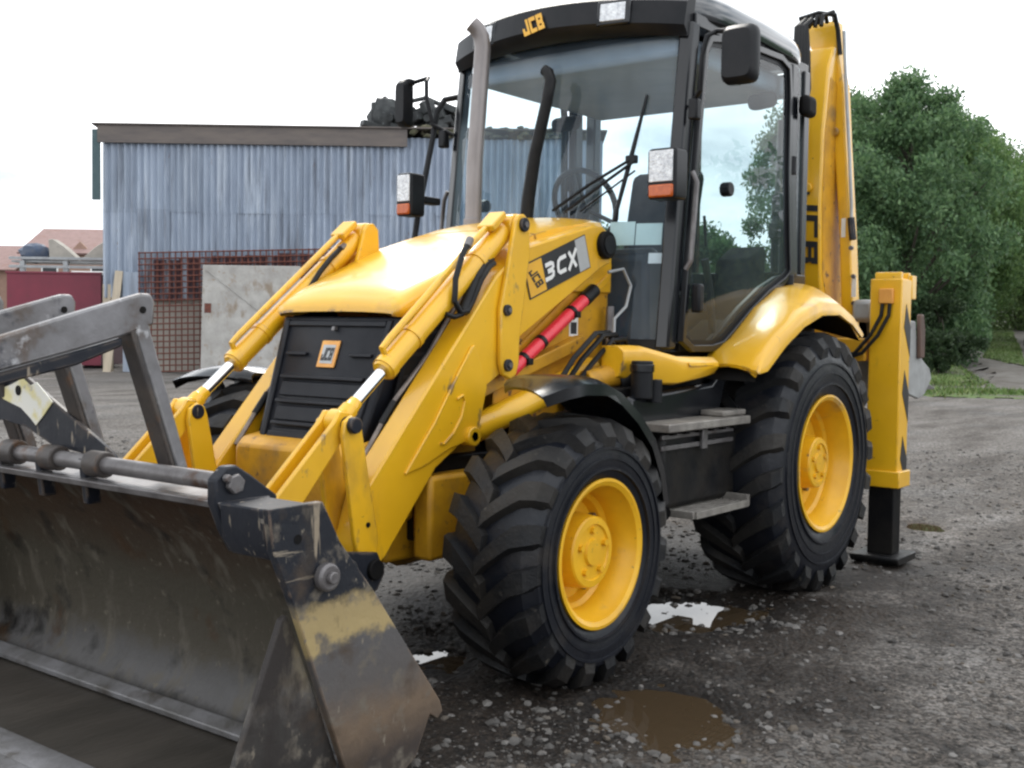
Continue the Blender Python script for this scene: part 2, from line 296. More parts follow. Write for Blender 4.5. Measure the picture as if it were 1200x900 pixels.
def ground_h(x, y):
    x = np.asarray(x, float); y = np.asarray(y, float)
    dx = x-SITE.x; dy = y-SITE.y; s = dx*HS.x+dy*HS.y; d = dx*HX.x+dy*HX.y
    h = .055*(fbm(x*.5, y*.5, 3, 3)-.5) + .035*(fbm(x*2.2, y*2.2, 9, 3)-.5) + .022*(fbm(x*11, y*11, 21, 2)-.5)
    amp = 1/(1+(d/13)**2); h = h*np.where(d > 0, amp, 1/(1+(d/13)**2))
    h = h + .045*(fbm(s*.16+7, d*1.15, 61, 3)-.5)*np.clip((d-3)/4, 0, 1)/(1+(d/16)**2)
    for yr in (.86, -.86, 1.35): h = h-.016*np.exp(-((y-yr-.12*np.sin(x*.9))/.17)**2)*np.clip((.2-x)/1.5, 0, 1)*np.exp(-(x/9)**2)
    near = np.exp(-((x-1.1)**2/9+(y-.2)**2/4)); h = h*(1-.45*near)
    far = np.clip((d-28)/6, 0, 1)*np.clip((s-4)/5, 0, 1); h = h + far*.046*np.clip(d-28, 0, 500)
    wob = .35*(fbm(x*3.1, y*3.1, 40, 3)-.5)+.16*(fbm(x*15, y*15, 44, 2)-.5)
    for (c, a, b, r, dep) in PUD:
        px = (x-c[0])*math.cos(r)+(y-c[1])*math.sin(r); py = -(x-c[0])*math.sin(r)+(y-c[1])*math.cos(r)
        q = np.sqrt((px/a)**2+(py/b)**2)+wob*2.4; h = h-dep*np.clip(1.4-q, 0, 1)**.7
    return h
YROT_ = math.atan2(HS.y, HS.x)
def gmat():
    m = bpy.data.materials.new('gravelly_dirt'); m.use_nodes = True; t = m.node_tree; l = t.links.new; p = t.nodes['Principled BSDF']
    co = N(t, 'ShaderNodeTexCoord')
    def ns(scale, det=6, rough=.6):
        n = N(t, 'ShaderNodeTexNoise'); n.inputs['Scale'].default_value = scale; n.inputs['Detail'].default_value = det; n.inputs['Roughness'].default_value = rough; l(co.outputs['Object'], n.inputs['Vector']); return n
    def ramp(src, pts):
        r = N(t, 'ShaderNodeValToRGB'); e = r.color_ramp.elements; e[0].position, e[1].position = pts[0][0], pts[-1][0]
        e[0].color = (*pts[0][1], 1); e[1].color = (*pts[-1][1], 1)
        for a, c in pts[1:-1]: e.new(a).color = (*c, 1)
        l(src, r.inputs[0]); return r.outputs[0]
    def mix(f, a, b, mode='MIX'):
        x = N(t, 'ShaderNodeMixRGB', blend_type=mode)
        for i, q in enumerate((f, a, b)):
            if isinstance(q, (int, float)): x.inputs[i].default_value = q
            elif isinstance(q, tuple): x.inputs[i].default_value = (*q, 1)
            else: l(q, x.inputs[i])
        return x.outputs[0]
    base = ramp(ns(.55, 7).outputs[0], [(.32, (.068, .060, .053)), (.5, (.108, .098, .089)), (.68, (.092, .089, .086))])
    fine = ramp(ns(26, 4, .7).outputs[0], [(.3, (.42,)*3), (.5, (.9,)*3), (.72, (1.55,)*3)])
    c = mix(1.0, base, fine, 'MULTIPLY')
    vo = N(t, 'ShaderNodeTexVoronoi'); vo.inputs['Scale'].default_value = 42; l(co.outputs['Object'], vo.inputs['Vector'])
    v2 = N(t, 'ShaderNodeTexVoronoi'); v2.inputs['Scale'].default_value = 95; l(co.outputs['Object'], v2.inputs['Vector'])
    c = mix(1, c, ramp(v2.outputs['Color'], [(.2, (.42,)*3), (.5, (.90,)*3), (.82, (2.1,)*3)]), 'MULTIPLY')
    peb = ramp(vo.outputs['Color'], [(.58, (0,)*3), (.80, (1,)*3)]); c = mix(mix(1, peb, (.6,)*3, 'MULTIPLY'), c, (.21, .20, .19))
    my = N(t, 'ShaderNodeMapping'); my.inputs['Rotation'].default_value = (0, 0, -YROT_); my.inputs['Scale'].default_value = (.28, 1.25, 1); l(co.outputs['Object'], my.inputs['Vector'])
    n3 = N(t, 'ShaderNodeTexNoise'); n3.inputs['Scale'].default_value = 1.0; n3.inputs['Detail'].default_value = 7; n3.inputs['Roughness'].default_value = .65; l(my.outputs[0], n3.inputs['Vector'])
    c = mix(1, c, ramp(n3.outputs[0], [(.36, (.50, .47, .44)), (.48, (.92, .90, .88)), (.62, (1.25, 1.25, 1.25))]), 'MULTIPLY')
    # wetness of the trodden ground, with the machine's contact shadow painted in
    sp = N(t, 'ShaderNodeSeparateXYZ'); l(co.outputs['Object'], sp.inputs[0])
    def ma(op, a, b=None, cc=None):
        x = N(t, 'ShaderNodeMath', operation=op)
        for i, q in enumerate((a, b, cc)):
            if q is None: continue
            if isinstance(q, (int, float)): x.inputs[i].default_value = q
            else: l(q, x.inputs[i])
        return x.outputs[0]
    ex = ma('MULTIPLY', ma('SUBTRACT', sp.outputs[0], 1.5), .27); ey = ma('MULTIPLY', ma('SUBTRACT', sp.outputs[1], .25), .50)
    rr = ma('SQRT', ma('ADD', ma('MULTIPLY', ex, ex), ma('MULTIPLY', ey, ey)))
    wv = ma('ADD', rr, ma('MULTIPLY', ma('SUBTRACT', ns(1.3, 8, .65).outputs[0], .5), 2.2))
    wet_shade = ramp(wv, [(.66, (1,)*3), (1.12, (0,)*3)])
    low = ramp(ma('ADD', sp.outputs[2], ma('MULTIPLY', ma('SUBTRACT', ns(9, 5).outputs[0], .5), .02)), [(0, (1,)*3), (1, (0,)*3)])
    lowr = [n for n in t.nodes if n.type == 'VALTORGB'][-1]; mrz = N(t, 'ShaderNodeMapRange'); mrz.inputs[1].default_value = -.026; mrz.inputs[2].default_value = -.004; l(lowr.inputs[0].links[0].from_socket, mrz.inputs[0]); l(mrz.outputs[0], lowr.inputs[0])
    c = mix(low, c, mix(1, c, (.52, .48, .44), 'MULTIPLY'))
    c = mix(wet_shade, c, mix(1, c, (.17, .14, .118), 'MULTIPLY'))
    p.inputs['Specular IOR Level'].default_value = .3; l(c, p.inputs['Base Color'])
    rg = ramp(mix(1, wet_shade, mix(1, low, (.5,)*3, 'MULTIPLY'), 'ADD'), [(0, (.92,)*3), (1, (.62,)*3)]); l(rg, p.inputs['Roughness'])
    b = N(t, 'ShaderNodeBump'); b.inputs['Strength'].default_value = .8; b.inputs['Distance'].default_value = .012
    hh = ma('ADD', ns(38, 5, .7).outputs[0], ma('MULTIPLY', vo.outputs['Distance'], -.9)); l(hh, b.inputs['Height']); l(b.outputs[0], p.inputs['Normal'])
    return m
def axis_pts(lo, a, b, hi, step, grow):
    v = list(np.arange(a, b, step)); q = step; x = b; up = []
    while x < hi: up.append(x); q *= grow; x += q
    up.append(hi); q = step; x = a; dn = []
    while x > lo: x -= q; q *= grow; dn.append(max(x, lo))
    return np.array(sorted(set(dn))+v+up)
def grid_obj(name, xs, ys, hf, m, kind='structure'):
    X, Y = np.meshgrid(xs, ys, indexing='ij'); Z = hf(X, Y); nx, ny = X.shape
    v = np.stack([X, Y, Z], -1).reshape(-1, 3); i = np.arange(nx*ny).reshape(nx, ny)
    f = np.stack([i[:-1, :-1], i[1:, :-1], i[1:, 1:], i[:-1, 1:]], -1).reshape(-1, 4)
    me = bpy.data.meshes.new(name); me.vertices.add(len(v)); me.vertices.foreach_set('co', v.ravel()); me.loops.add(f.size); me.loops.foreach_set('vertex_index', f.ravel())
    me.polygons.add(len(f)); me.polygons.foreach_set('loop_start', np.arange(0, f.size, 4)); me.update(); me.validate(); me.materials.append(m); me.shade_smooth()
    o = bpy.data.objects.new(name, me); COL.objects.link(o); o['kind'] = kind; return o
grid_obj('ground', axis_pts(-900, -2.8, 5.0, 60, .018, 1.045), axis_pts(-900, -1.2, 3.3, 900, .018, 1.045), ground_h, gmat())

# puddles: sheets of water that show wherever the ground dips below them
wm = bpy.data.materials.new('muddy_water'); wm.use_nodes = True; p = wm.node_tree.nodes['Principled BSDF']
p.inputs['Base Color'].default_value = (.055, .038, .022, 1); p.inputs['Roughness'].default_value = .015; p.inputs['IOR'].default_value = 1.36
for (c, a, b, r, dep) in PUD:
    mb = MB(); vs = [(c[0]+1.5*(a*math.cos(t)*math.cos(r)-b*math.sin(t)*math.sin(r)), c[1]+1.5*(a*math.cos(t)*math.sin(r)+b*math.sin(t)*math.cos(r)), -.030) for t in [2*math.pi*k/32 for k in range(32)]]
    mb.add(vs, [tuple(range(32))]); o = mb.build('puddle', wm, smooth=0); o['kind'] = 'structure'

# loose stones
def stones(n, smin, smax, region, m, seed, drift=True):
    rg = np.random.default_rng(seed); mb_v = []; mb_f = []
    t = (1+5**.5)/2; ico = np.array([(-1, t, 0), (1, t, 0), (-1, -t, 0), (1, -t, 0), (0, -1, t), (0, 1, t), (0, -1, -t), (0, 1, -t), (t, 0, -1), (t, 0, 1), (-t, 0, -1), (-t, 0, 1)])/1.9
    fi = np.array([(0, 11, 5), (0, 5, 1), (0, 1, 7), (0, 7, 10), (0, 10, 11), (1, 5, 9), (5, 11, 4), (11, 10, 2), (10, 7, 6), (7, 1, 8), (3, 9, 4), (3, 4, 2), (3, 2, 6), (3, 6, 8), (3, 8, 9), (4, 9, 5), (2, 4, 11), (6, 2, 10), (8, 6, 7), (9, 8, 1)])
    pts = region(rg, n*2); kp = np.argsort(fbm(pts[:, 0]*1.1, pts[:, 1]*1.1, 91, 3)+.22*rg.random(2*n))[n:]; pts = pts[kp] if drift else pts[:n]; h = ground_h(pts[:, 0], pts[:, 1])
    sz = smin+(smax-smin)*rg.random(n)**9
    V = ico[None]*(1+rg.uniform(-.3, .3, (n, 12, 1)))*sz[:, None, None]*np.stack([rg.uniform(.7, 1.3, n), rg.uniform(.7, 1.2, n), rg.uniform(.4, .75, n)], -1)[:, None]
    a = rg.random(n)*6.28; ca, sa = np.cos(a)[:, None], np.sin(a)[:, None]
    x = V[..., 0]*ca-V[..., 1]*sa+pts[:, :1]; y = V[..., 0]*sa+V[..., 1]*ca+pts[:, 1:]; z = V[..., 2]+(h+sz*.12)[:, None]
    v = np.stack([x, y, z], -1).reshape(-1, 3); f = (fi[None]+12*np.arange(n)[:, None, None]).reshape(-1, 3)
    me = bpy.data.meshes.new('loose_stones'); me.from_pydata(v.tolist(), [], f.tolist()); me.materials.append(m)
    o = bpy.data.objects.new('loose_stones', me); COL.objects.link(o); o['kind'] = 'stuff'; return o
def isl(name, cols, rough=.8, extra=None):
    m = bpy.data.materials.new(name); m.use_nodes = True; t = m.node_tree; p = t.nodes['Principled BSDF']; p.inputs['Roughness'].default_value = rough
    g = N(t, 'ShaderNodeNewGeometry'); r = N(t, 'ShaderNodeValToRGB'); e = r.color_ramp.elements
    e[0].color = (*cols[0], 1); e[1].color = (*cols[-1], 1)
    for i, c in enumerate(cols[1:-1]): e.new((i+1)/(len(cols)-1)).color = (*c, 1)
    t.links.new(g.outputs['Random Per Island'], r.inputs[0]); t.links.new(r.outputs[0], p.inputs['Base Color'])
    return m
stm = isl('stone_mix', [(.035, .032, .029), (.07, .064, .058), (.10, .092, .084), (.16, .15, .14), (.06, .056, .052), (.09, .083, .075), (.10, .08, .06)])
def reg_near(rg, n):
    d = 1.8+rg.random(n)**1.3*12; s = d*rg.uniform(-.55, .55, n); return np.stack([SITE.x+HS.x*s+HX.x*d, SITE.y+HS.y*s+HX.y*d], -1)
stones(34000, .0022, .026, reg_near, stm, 5)
stones(34000, .002, .020, lambda rg, n: reg_near(rg, n)+rg.normal(size=(n, 2))*.1, stm, 6, False)

# ------------------------------------------------------------------ leaves and trees
def leafmat(name, a, b, c):
    m = isl(name, [a, b, c, b, a], .55); t = m.node_tree; p = t.nodes['Principled BSDF']
    out = [n for n in t.nodes if n.type == 'OUTPUT_MATERIAL'][0]; tr = N(t, 'ShaderNodeBsdfTranslucent'); mx = N(t, 'ShaderNodeMixShader'); mx.inputs[0].default_value = .45
    r = [n for n in t.nodes if n.type == 'VALTORGB'][0]; t.links.new(r.outputs[0], tr.inputs[0]); t.links.new(p.outputs[0], mx.inputs[1]); t.links.new(tr.outputs[0], mx.inputs[2]); t.links.new(mx.outputs[0], out.inputs[0])
    return m
LM = [leafmat('dark_leaf', (.07, .135, .065), (.12, .215, .095), (.19, .30, .13)), leafmat('mid_leaf', (.06, .105, .035), (.10, .16, .05), (.15, .21, .07)), leafmat('bush_leaf', (.025, .05, .022), (.045, .08, .032), (.07, .11, .045)), leafmat('fresh_leaf', (.075, .145, .05), (.13, .225, .075), (.20, .31, .10))]
BARK = mat('bark', (.06, .048, .038), (.10, .085, .07), 9, .9, bump=.5, stretch=(1, 1, .3))
def leaves_mesh(name, centers, radii, per, size, droop, m, rg):
    n = len(centers)*per; c = np.repeat(centers, per, 0); r = np.repeat(radii, per, 0)
    d = rg.normal(size=(n, 3)); d /= np.linalg.norm(d, axis=1)[:, None]; q = rg.random(n)**.45; P = c+d*q[:, None]*r
    P[:, 2] -= droop*rg.random(n)**2*r[:, 2]*1.3
    a = rg.normal(size=(n, 3)); a[:, 2] -= droop*1.2; a /= np.linalg.norm(a, axis=1)[:, None]
    b = np.cross(a, rg.normal(size=(n, 3))); b /= np.linalg.norm(b, axis=1)[:, None]; L = size*(.6+.8*rg.random(n))[:, None]
    V = np.stack([P-a*L, P+b*L*.42, P+a*L, P-b*L*.42], 1).reshape(-1, 3)
    me = bpy.data.meshes.new(name); me.vertices.add(4*n); me.vertices.foreach_set('co', V.ravel()); me.loops.add(4*n); me.loops.foreach_set('vertex_index', np.arange(4*n))
    me.polygons.add(n); me.polygons.foreach_set('loop_start', np.arange(0, 4*n, 4)); me.update(); me.materials.append(m); return me
def tree(s, d, H, W, base, seed, m, label, clumps=110, per=230, size=.15, droop=.8, name='tree', group='trees beside the track', cat='tree', shape=1.0):
    rg = np.random.default_rng(seed); x, y, _ = yard(s, d); z = float(ground_h(x, y))
    t = thing(name, label, cat, (x, y, z), group)
    mb = MB(); mb.tube([(0, 0, -.2), (.1, .05, H*.25), (-.1, .1, H*.55), (0, 0, H*.9)], [H*.022, H*.018, H*.012, H*.003], 8)
    cs = []; rs = []
    for k in range(clumps):
        u = rg.random(); hz = base+(H-base)*u*.97
        prof = (math.sin(math.pi*min(1, (u*.86+.14)))**.42)*shape
        ang = rg.random()*6.283; rad = W*prof*(.05+.95*rg.random()**.6); cs.append((rad*math.cos(ang), rad*math.sin(ang), hz)); k2 = rg.uniform(.5, 1.15)
        rs.append((W*.24*k2, W*.24*k2, W*.20*k2))
        if k % 5 == 0: e = cs[-1]; z0 = max(.3, hz-rad*.9); mb.tube([(0, 0, min(z0, H*.85)), (e[0]*.5, e[1]*.5, (z0+hz)/2+.1), (e[0]*.9, e[1]*.9, hz)], [H*.008, H*.005, H*.002], 5)
    mb.build('trunk', BARK, t)
    part('crown', leaves_mesh('crown', np.array(cs), np.array(rs), per, size, droop, m, rg), t)
    return t
TR = [(3.6, 47, 5.6, 2.4, .5, 0, 'dark tree seen through the windscreen and door of the cab'), (6.9, 45, 5.0, 2.8, .4, 0, 'dark tree standing behind the cab door'),
      (13.1, 38.5, 9.6, 3.2, .5, 0, 'tall drooping tree right behind the digger arm'), (11.5, 43, 10.2, 2.9, .5, 0, 'tree half hidden by the digger cab and arm'),
      (17.4, 46.5, 9.3, 3.7, 2.6, 3, 'mid green tree with high foliage over the left of the track'),
      (19.2, 54, 10.6, 3.9, .5, 3, 'mid green tree left of the curving grassy track'), (23.6, 62, 10.8, 4.6, .3, 1, 'lighter green tree where the track goes out of sight'),
      (29.0, 66, 10.6, 4.8, .1, 1, 'distant light green tree at the right edge by the track'), (25.2, 50, 8.6, 3.4, 1.6, 1, 'far right green tree cut by the edge of the view')]
for i, (s, d, H, W, b, mi, lab) in enumerate(TR):
    tree(s, d, H, W, b, 30+i, LM[mi], lab, clumps=200 if 1 < i < 6 else 130, per=400 if 1 < i < 6 else 300, size=.085 if 1 < i < 6 else .11)
BU = [(12.35, 33.2, 1.25, .55, 'low dark bush just right of the stabiliser leg'), (13.6, 36.6, 2.2, 1.3, 'dark leafy bush under the tall drooping tree'), (20.9, 44.5, 1.7, 1.0, 'small bush at the right edge by the track'), (17.2, 50, 2.6, 1.6, 'green bush under the trees left of the track')]
for i, (s, d, H, W, lab) in enumerate(BU):
    tree(s, d, H, W, .15, 60+i, LM[2], lab, clumps=40, per=300, size=.06, droop=.3, name='bush', group='bushes under the trees', cat='bush')

# ------------------------------------------------------------------ track and grass
def strip(name, left, right, m, lift, n=40):
    vs = []; fs = []
    def ev(P, t):
        t = t*(len(P)-1); i = min(int(t), len(P)-2); q = t-i; return (P[i][0]*(1-q)+P[i+1][0]*q, P[i][1]*(1-q)+P[i+1][1]*q)
    K = 8
    for i in range(n+1):
        a = ev(left, i/n); b = ev(right, i/n)
        for k in range(K+1):
            q = k/K; wob = (.35*math.sin(i*1.7+k*2.1)+.5*math.sin(i*.61+k))*(1 if k in (0, K) else 0)
            x, y, _ = yard(a[0]*(1-q)+b[0]*q+wob, a[1]*(1-q)+b[1]*q+wob*.8+.45*math.sin(i*2.9+k)*(k in (0, K))); vs.append((x, y, float(ground_h(x, y))+(lift if 0 < k < K and 0 < i < n else -.06)))
    for i in range(n):
        for k in range(K): a = i*(K+1)+k; fs.append((a, a+1, a+K+2, a+K+1))
    o = MB().add(vs, fs).build(name, m, smooth=60); o['kind'] = 'structure'; return o
M['turf'] = mat('turf', (.055, .105, .018), (.10, .135, .035), .9, .95, bump=.8, bscale=9, spots=[((.11, .098, .08), .8, .50, .14)])
M['track'] = mat('track_dirt', (.085, .072, .058), (.16, .148, .132), 1.5, .95, bump=.5, bscale=8)
strip('grass_verge', [(9.3, 25.6), (12.0, 25.0), (16, 25.0), (20.5, 25.2)], [(9.5, 26.6), (11.5, 28.0), (14, 29.6), (20.5, 29.2)], M['turf'], .02, 60)
strip('track', [(11.3, 29.5), (13.6, 33.5), (15.2, 38.6), (17.9, 46), (22.4, 57), (30, 75)], [(17.5, 29.0), (18.2, 33.5), (18.7, 38.6), (21.4, 46), (26.2, 57), (34, 75)], M['track'], .07, 60)
strip('grass_middle', [(14.9, 32), (15.9, 36), (16.5, 40), (18.9, 46), (23.4, 57), (31, 75)], [(18.6, 32), (17.7, 36), (17.7, 40), (20.4, 46), (25.0, 57), (33, 75)], M['turf'], .10, 60)
strip('grass_bank', [(11.0, 31), (11.8, 35), (13.4, 40), (16, 46), (20, 57), (27, 75)], [(12.6, 31), (13.9, 35), (15.4, 40), (17.8, 46), (22.3, 57), (29.9, 75)], M['turf'], .09, 60)
def grass(n, seed):
    rg = np.random.default_rng(seed); s1 = rg.uniform(9.0, 20, n); d1 = 27.0+rg.normal(size=n)*.8+.5*np.sin(s1*1.3)
    k = n//2; dd = rg.uniform(29.5, 60, k); c = np.interp(dd, [32, 40, 46, 57, 64], [16.7, 17.1, 19.7, 24.2, 27]); s1[:k] = c+rg.uniform(-.7, .7, k); d1[:k] = dd
    k2 = n//4; dd = rg.uniform(29.5, 50, k2); c = np.interp(dd, [29, 35, 40, 46, 57], [11.5, 12.9, 14.4, 16.9, 21.1]); s1[-k2:] = c+rg.uniform(-.9, .9, k2); d1[-k2:] = dd
    x = SITE.x+HS.x*s1+HX.x*d1; y = SITE.y+HS.y*s1+HX.y*d1; z = ground_h(x, y)+.05; h = rg.uniform(.03, .13, n); a = rg.random(n)*6.28; wd = .02
    lx = rg.normal(size=n)*.06; ly = rg.normal(size=n)*.06
    V = np.stack([np.stack([x-wd*np.cos(a), y-wd*np.sin(a), z], -1), np.stack([x+wd*np.cos(a), y+wd*np.sin(a), z], -1), np.stack([x+lx, y+ly, z+h], -1)], 1).reshape(-1, 3)
    me = bpy.data.meshes.new('grass_blades'); me.vertices.add(3*n); me.vertices.foreach_set('co', V.ravel()); me.loops.add(3*n); me.loops.foreach_set('vertex_index', np.arange(3*n))
    me.polygons.add(n); me.polygons.foreach_set('loop_start', np.arange(0, 3*n, 3)); me.update(); me.materials.append(isl('grass_blade', [(.06, .13, .015), (.09, .17, .03), (.15, .18, .05), (.05, .10, .015)], .7))
    o = bpy.data.objects.new('grass', me); COL.objects.link(o); o['kind'] = 'stuff'
grass(26000, 3)
# the wood goes on along the yard beyond the right of the view
rgw = np.random.default_rng(77); cw = []; rw = []
for k in range(150):
    q = rgw.random(); x = -9-30*q; y = 9+9*q+rgw.uniform(-2.5, 2.5); cw.append((x, y, rgw.uniform(.3, 4.4)*(.8+.4*math.sin(k*.9)))); rw.append((1.3, 1.3, 1.0))
wd = bpy.data.objects.new('woodland', leaves_mesh('woodland', np.array(cw), np.array(rw), 220, .16, .6, LM[0], rgw)); COL.objects.link(wd); wd['kind'] = 'stuff'

# ------------------------------------------------------------------ the shed and what leans on it
YROT = math.atan2(HS.y, HS.x)
def ything(name, label, cat, s, d, z=0, group=None, rot=0):
    o = thing(name, label, cat, tuple(yard(s, d, z)), group); o.rotation_euler = (0, 0, YROT+rot); return o
def galv(name, a, b, rust):
    m = mat(name, a, b, 1.6, .48, metal=.25, stretch=(2.2, 2.2, .35), bump=.05, spots=[((.46, .51, .58), 1.3, .53, .14, (2.2, 2.2, .25)), ((.21, .235, .28), 1.7, .55, .12, (2.6, 2.6, .25))]+rust); t = m.node_tree
    geo = N(t, 'ShaderNodeNewGeometry')
    for n_ in [n_ for n_ in t.nodes if n_.type == 'MAPPING']: t.links.new(geo.outputs['Position'], n_.inputs['Vector'])
    p = t.nodes['Principled BSDF']; src = p.inputs['Base Color'].links[0].from_socket; oi = N(t, 'ShaderNodeObjectInfo'); hs = N(t, 'ShaderNodeHueSaturation')
    mr = N(t, 'ShaderNodeMapRange'); mr.inputs[3].default_value = .9; mr.inputs[4].default_value = 1.06; t.links.new(oi.outputs['Random'], mr.inputs[0]); t.links.new(mr.outputs[0], hs.inputs['Value'])
    t.links.new(src, hs.inputs['Color']); t.links.new(hs.outputs[0], p.inputs['Base Color']); return m
M['galv'] = galv('galvanised', (.36, .415, .50), (.27, .315, .39), [((.20, .13, .10), 3.5, .68, .06, (1, 1, .4))])
M['rustsheet'] = galv('rusted_sheet', (.12, .055, .055), (.085, .05, .06), [])
M['concrete'] = mat('concrete', (.46, .43, .38), (.36, .34, .30), 2.2, .9, bump=.3, spots=[((.24, .22, .2), 4, .6, .12)])
M['panel'] = mat('pale_panel', (.44, .425, .40), (.32, .305, .285), 3, .85, bump=.3, spots=[((.26, .21, .16), 3, .55, .12, (1, 1, .5)), ((.32, .27, .22), 7, .60, .08), ((.3, .3, .3), 16, .66, .05)])
M['fascia'] = mat('fascia_board', (.16, .135, .12), (.115, .10, .095), 3, .8, stretch=(.4, 1, 2))
M['rust'] = mat('rust', (.17, .055, .035), (.10, .038, .03), 12, .9)
M['woodpale'] = mat('pale_timber', (.52, .44, .33), (.42, .36, .28), 5, .85, stretch=(2, 2, .3))
M['teal'] = mat('teal_board', (.05, .09, .10), (.07, .11, .12), 4, .7)
M['moss'] = mat('mossy_edge', (.06, .065, .035), (.12, .105, .07), 12, .95, bump=.6)
def corrug(w, h, pitch=.19, dep=.048):
    n = int(w/pitch*6); vs = []; fs = []
    for i in range(n+1):
        x = w*i/n; y = dep*math.cos(2*math.pi*x/pitch); vs += [(x, y, 0), (x, y, h)]
    for i in range(n): fs.append((2*i, 2*i+2, 2*i+3, 2*i+1))
    mb = MB(); mb.v = vs; mb.f = fs; return mb
SD = 33.0
sh = ything('shed', 'old grey-blue corrugated metal shed with a brown fascia board', 'shed', -11.8, SD)
W_ = .95
ma_ = corrug(W_+.04, 2.2).mesh('sheet', M['galv'], 60); mb_ = corrug(W_+.04, 2.55).mesh('sheet', M['galv'], 60); mc_ = corrug(W_+.04, 1.15).mesh('sheet', M['rustsheet'], 60)
rs_ = random.Random(3)
for i in range(15):
    o = part('corrugated_sheet', ma_, sh); o.location = (i*W_, -.006*(i % 2)-.012, 4.58+rs_.uniform(-.03, .03)); o.rotation_euler = (rs_.uniform(-.004, .004), rs_.uniform(-.004, .004), rs_.uniform(-.01, .01))
    o = part('corrugated_sheet', mb_, sh); o.location = (i*W_, -.012*(i % 2), 2.12+rs_.uniform(-.03, .03) if i else 2.5); o.rotation_euler = (rs_.uniform(-.004, .004), rs_.uniform(-.004, .004), rs_.uniform(-.01, .01))
    if i == 0: o.location.z = 2.12
    if 1 <= i < 8:
        o = part('rusted_sheet', mc_, sh); o.location = (i*W_+.3, -.09-.012*(i % 2), 2.05+.045*i+rs_.uniform(-.04, .04))
MB().bx(.75, 14.3, .12, .4, -.1, 2.6).build('base_wall', M['concrete'], sh)
MB().bx(.02, 14.3, .32, 9, 2.5, 6.7).build('inner_frame', M['fascia'], sh)
MB().bx(-.1, 8.72, -.14, -.08, 6.52, 7.02).build('fascia_board', M['fascia'], sh, .01)
MB().bx(-.26, -.03, -.12, -.04, 4.9, 6.9).build('barge_board', M['teal'], sh, .01)
MB().add([(-.25, -.2, 7.03), (14.4, -.2, 7.03), (14.4, 9, 6.4), (-.25, 9, 6.4), (-.25, -.2, 7.07), (14.4, -.2, 7.07), (14.4, 9, 6.44), (-.25, 9, 6.44)], [(0, 3, 2, 1), (4, 5, 6, 7), (0, 1, 5, 4), (1, 2, 6, 5), (2, 3, 7, 6), (3, 0, 4, 7)]).build('roof', M['fascia'], sh)
mb = MB(); rs2 = random.Random(8)
for k in range(60): x = rs2.uniform(8.8, 14.2); mb.ball((x, rs2.uniform(-.22, .1), 7.02+rs2.uniform(-.22, .10)), (rs2.uniform(.06, .2), .1, rs2.uniform(.04, .11)), 6, k, .3)
o = mb.build('moss', M['moss'], sh); o['kind'] = 'stuff'
MB().bx(.0, .24, .0, .2, -.1, 2.5).build('corner_post', M['woodpale'], sh, .01)
MB().bx(.62, 1.12, -.14, -.10, -.02, 2.85).build('flat_sheet', M['galv'], sh, .004)
pl = ything('plank', 'pale timber plank leaning upright by the shed corner', 'plank', -11.62, SD-.5)
MB().box((.22, .2, 1.42), (.22, .06, 2.95), Matrix.Rotation(R(5), 3, 'Y') @ Matrix.Rotation(R(-6), 3, 'X')).build('board', M['woodpale'], pl, .005)
me_ = ything('mesh_panel', 'rusty steel reinforcing mesh panel leaning on the shed', 'mesh panel', -10.6, SD-.55); me_.rotation_euler = (R(-6), R(-2), YROT)
hb = MB().cyl((0, 0, 0), (5.6, 0, 0), .021, 5).mesh('wire', M['rust'], 60); vb = MB().cyl((0, .03, 0), (0, .03, 3.45), .021, 5).mesh('wire', M['rust'], 60)
for k in range(21): part('wire', hb, me_).location = (0, 0, .02+k*.17)
for k in range(33): part('wire', vb, me_).location = (.02+k*.173, 0, 0)
pn = ything('concrete_panel', 'pale square panel propped against the rusty mesh', 'panel', -8.68, SD-1.1); pn.rotation_euler = (R(-5), 0, YROT)
MB().bx(0, 2.72, -.07, .07, 0, 3.06).build('slab', M['panel'], pn, .02)
MB().box((.95, -.085, 2.3), (2.1, .02, .06), Matrix.Rotation(R(37), 3, 'Y')).build('brace_strip', M['panel'], pn)
MB().bx(.08, .26, -.085, -.068, 1.72, 1.98).build('rusty_fixing', M['rust'], pn)
jk = ything('scrap_engine', 'dark scrap machinery with pipes standing on the shed roof', 'machinery', -4.25, SD+.9, 6.99)
M['scrap'] = mat('scrap_metal', (.018, .02, .022), (.05, .055, .055), 4, .6, metal=.2, bump=.5, spots=[((.12, .13, .13), 9, .62, .08)])
mb = MB(); rr = random.Random(5)
for k in range(44): mb.box((rr.uniform(.0, 2.4), rr.uniform(-.4, .4), rr.uniform(.05, .8)), (rr.uniform(.2, .6), rr.uniform(.2, .5), rr.uniform(.12, .4)), Matrix.Rotation(rr.uniform(-.4, .4), 3, 'Y') @ Matrix.Rotation(rr.uniform(0, 3), 3, 'Z'))
mb.build('block', M['scrap'], jk, .02)
MB().ball((.42, 0, .55), (.50, .35, .55), 12, 9, .16).build('casing', M['scrap'], jk); MB().bx(.02, .22, -.2, .2, .3, .95).build('tank', M['scrap'], jk, .04)
MB().tube([(.9, 0, .6), (1.1, 0, 1.0), (1.6, 0, 1.12), (2.1, 0, .9), (2.5, 0, .5)], .07, 8).build('exhaust_pipe', M['scrap'], jk)
for k in range(5): MB().cyl((.6+k*.36, -.5, .45), (.6+k*.36, .3, .62), .11, 10).build('cylinder', M['scrap'], jk)
MB().bx(-.4, 2.6, -.4, .4, 0, .06).build('base_plate', M['scrap'], jk)

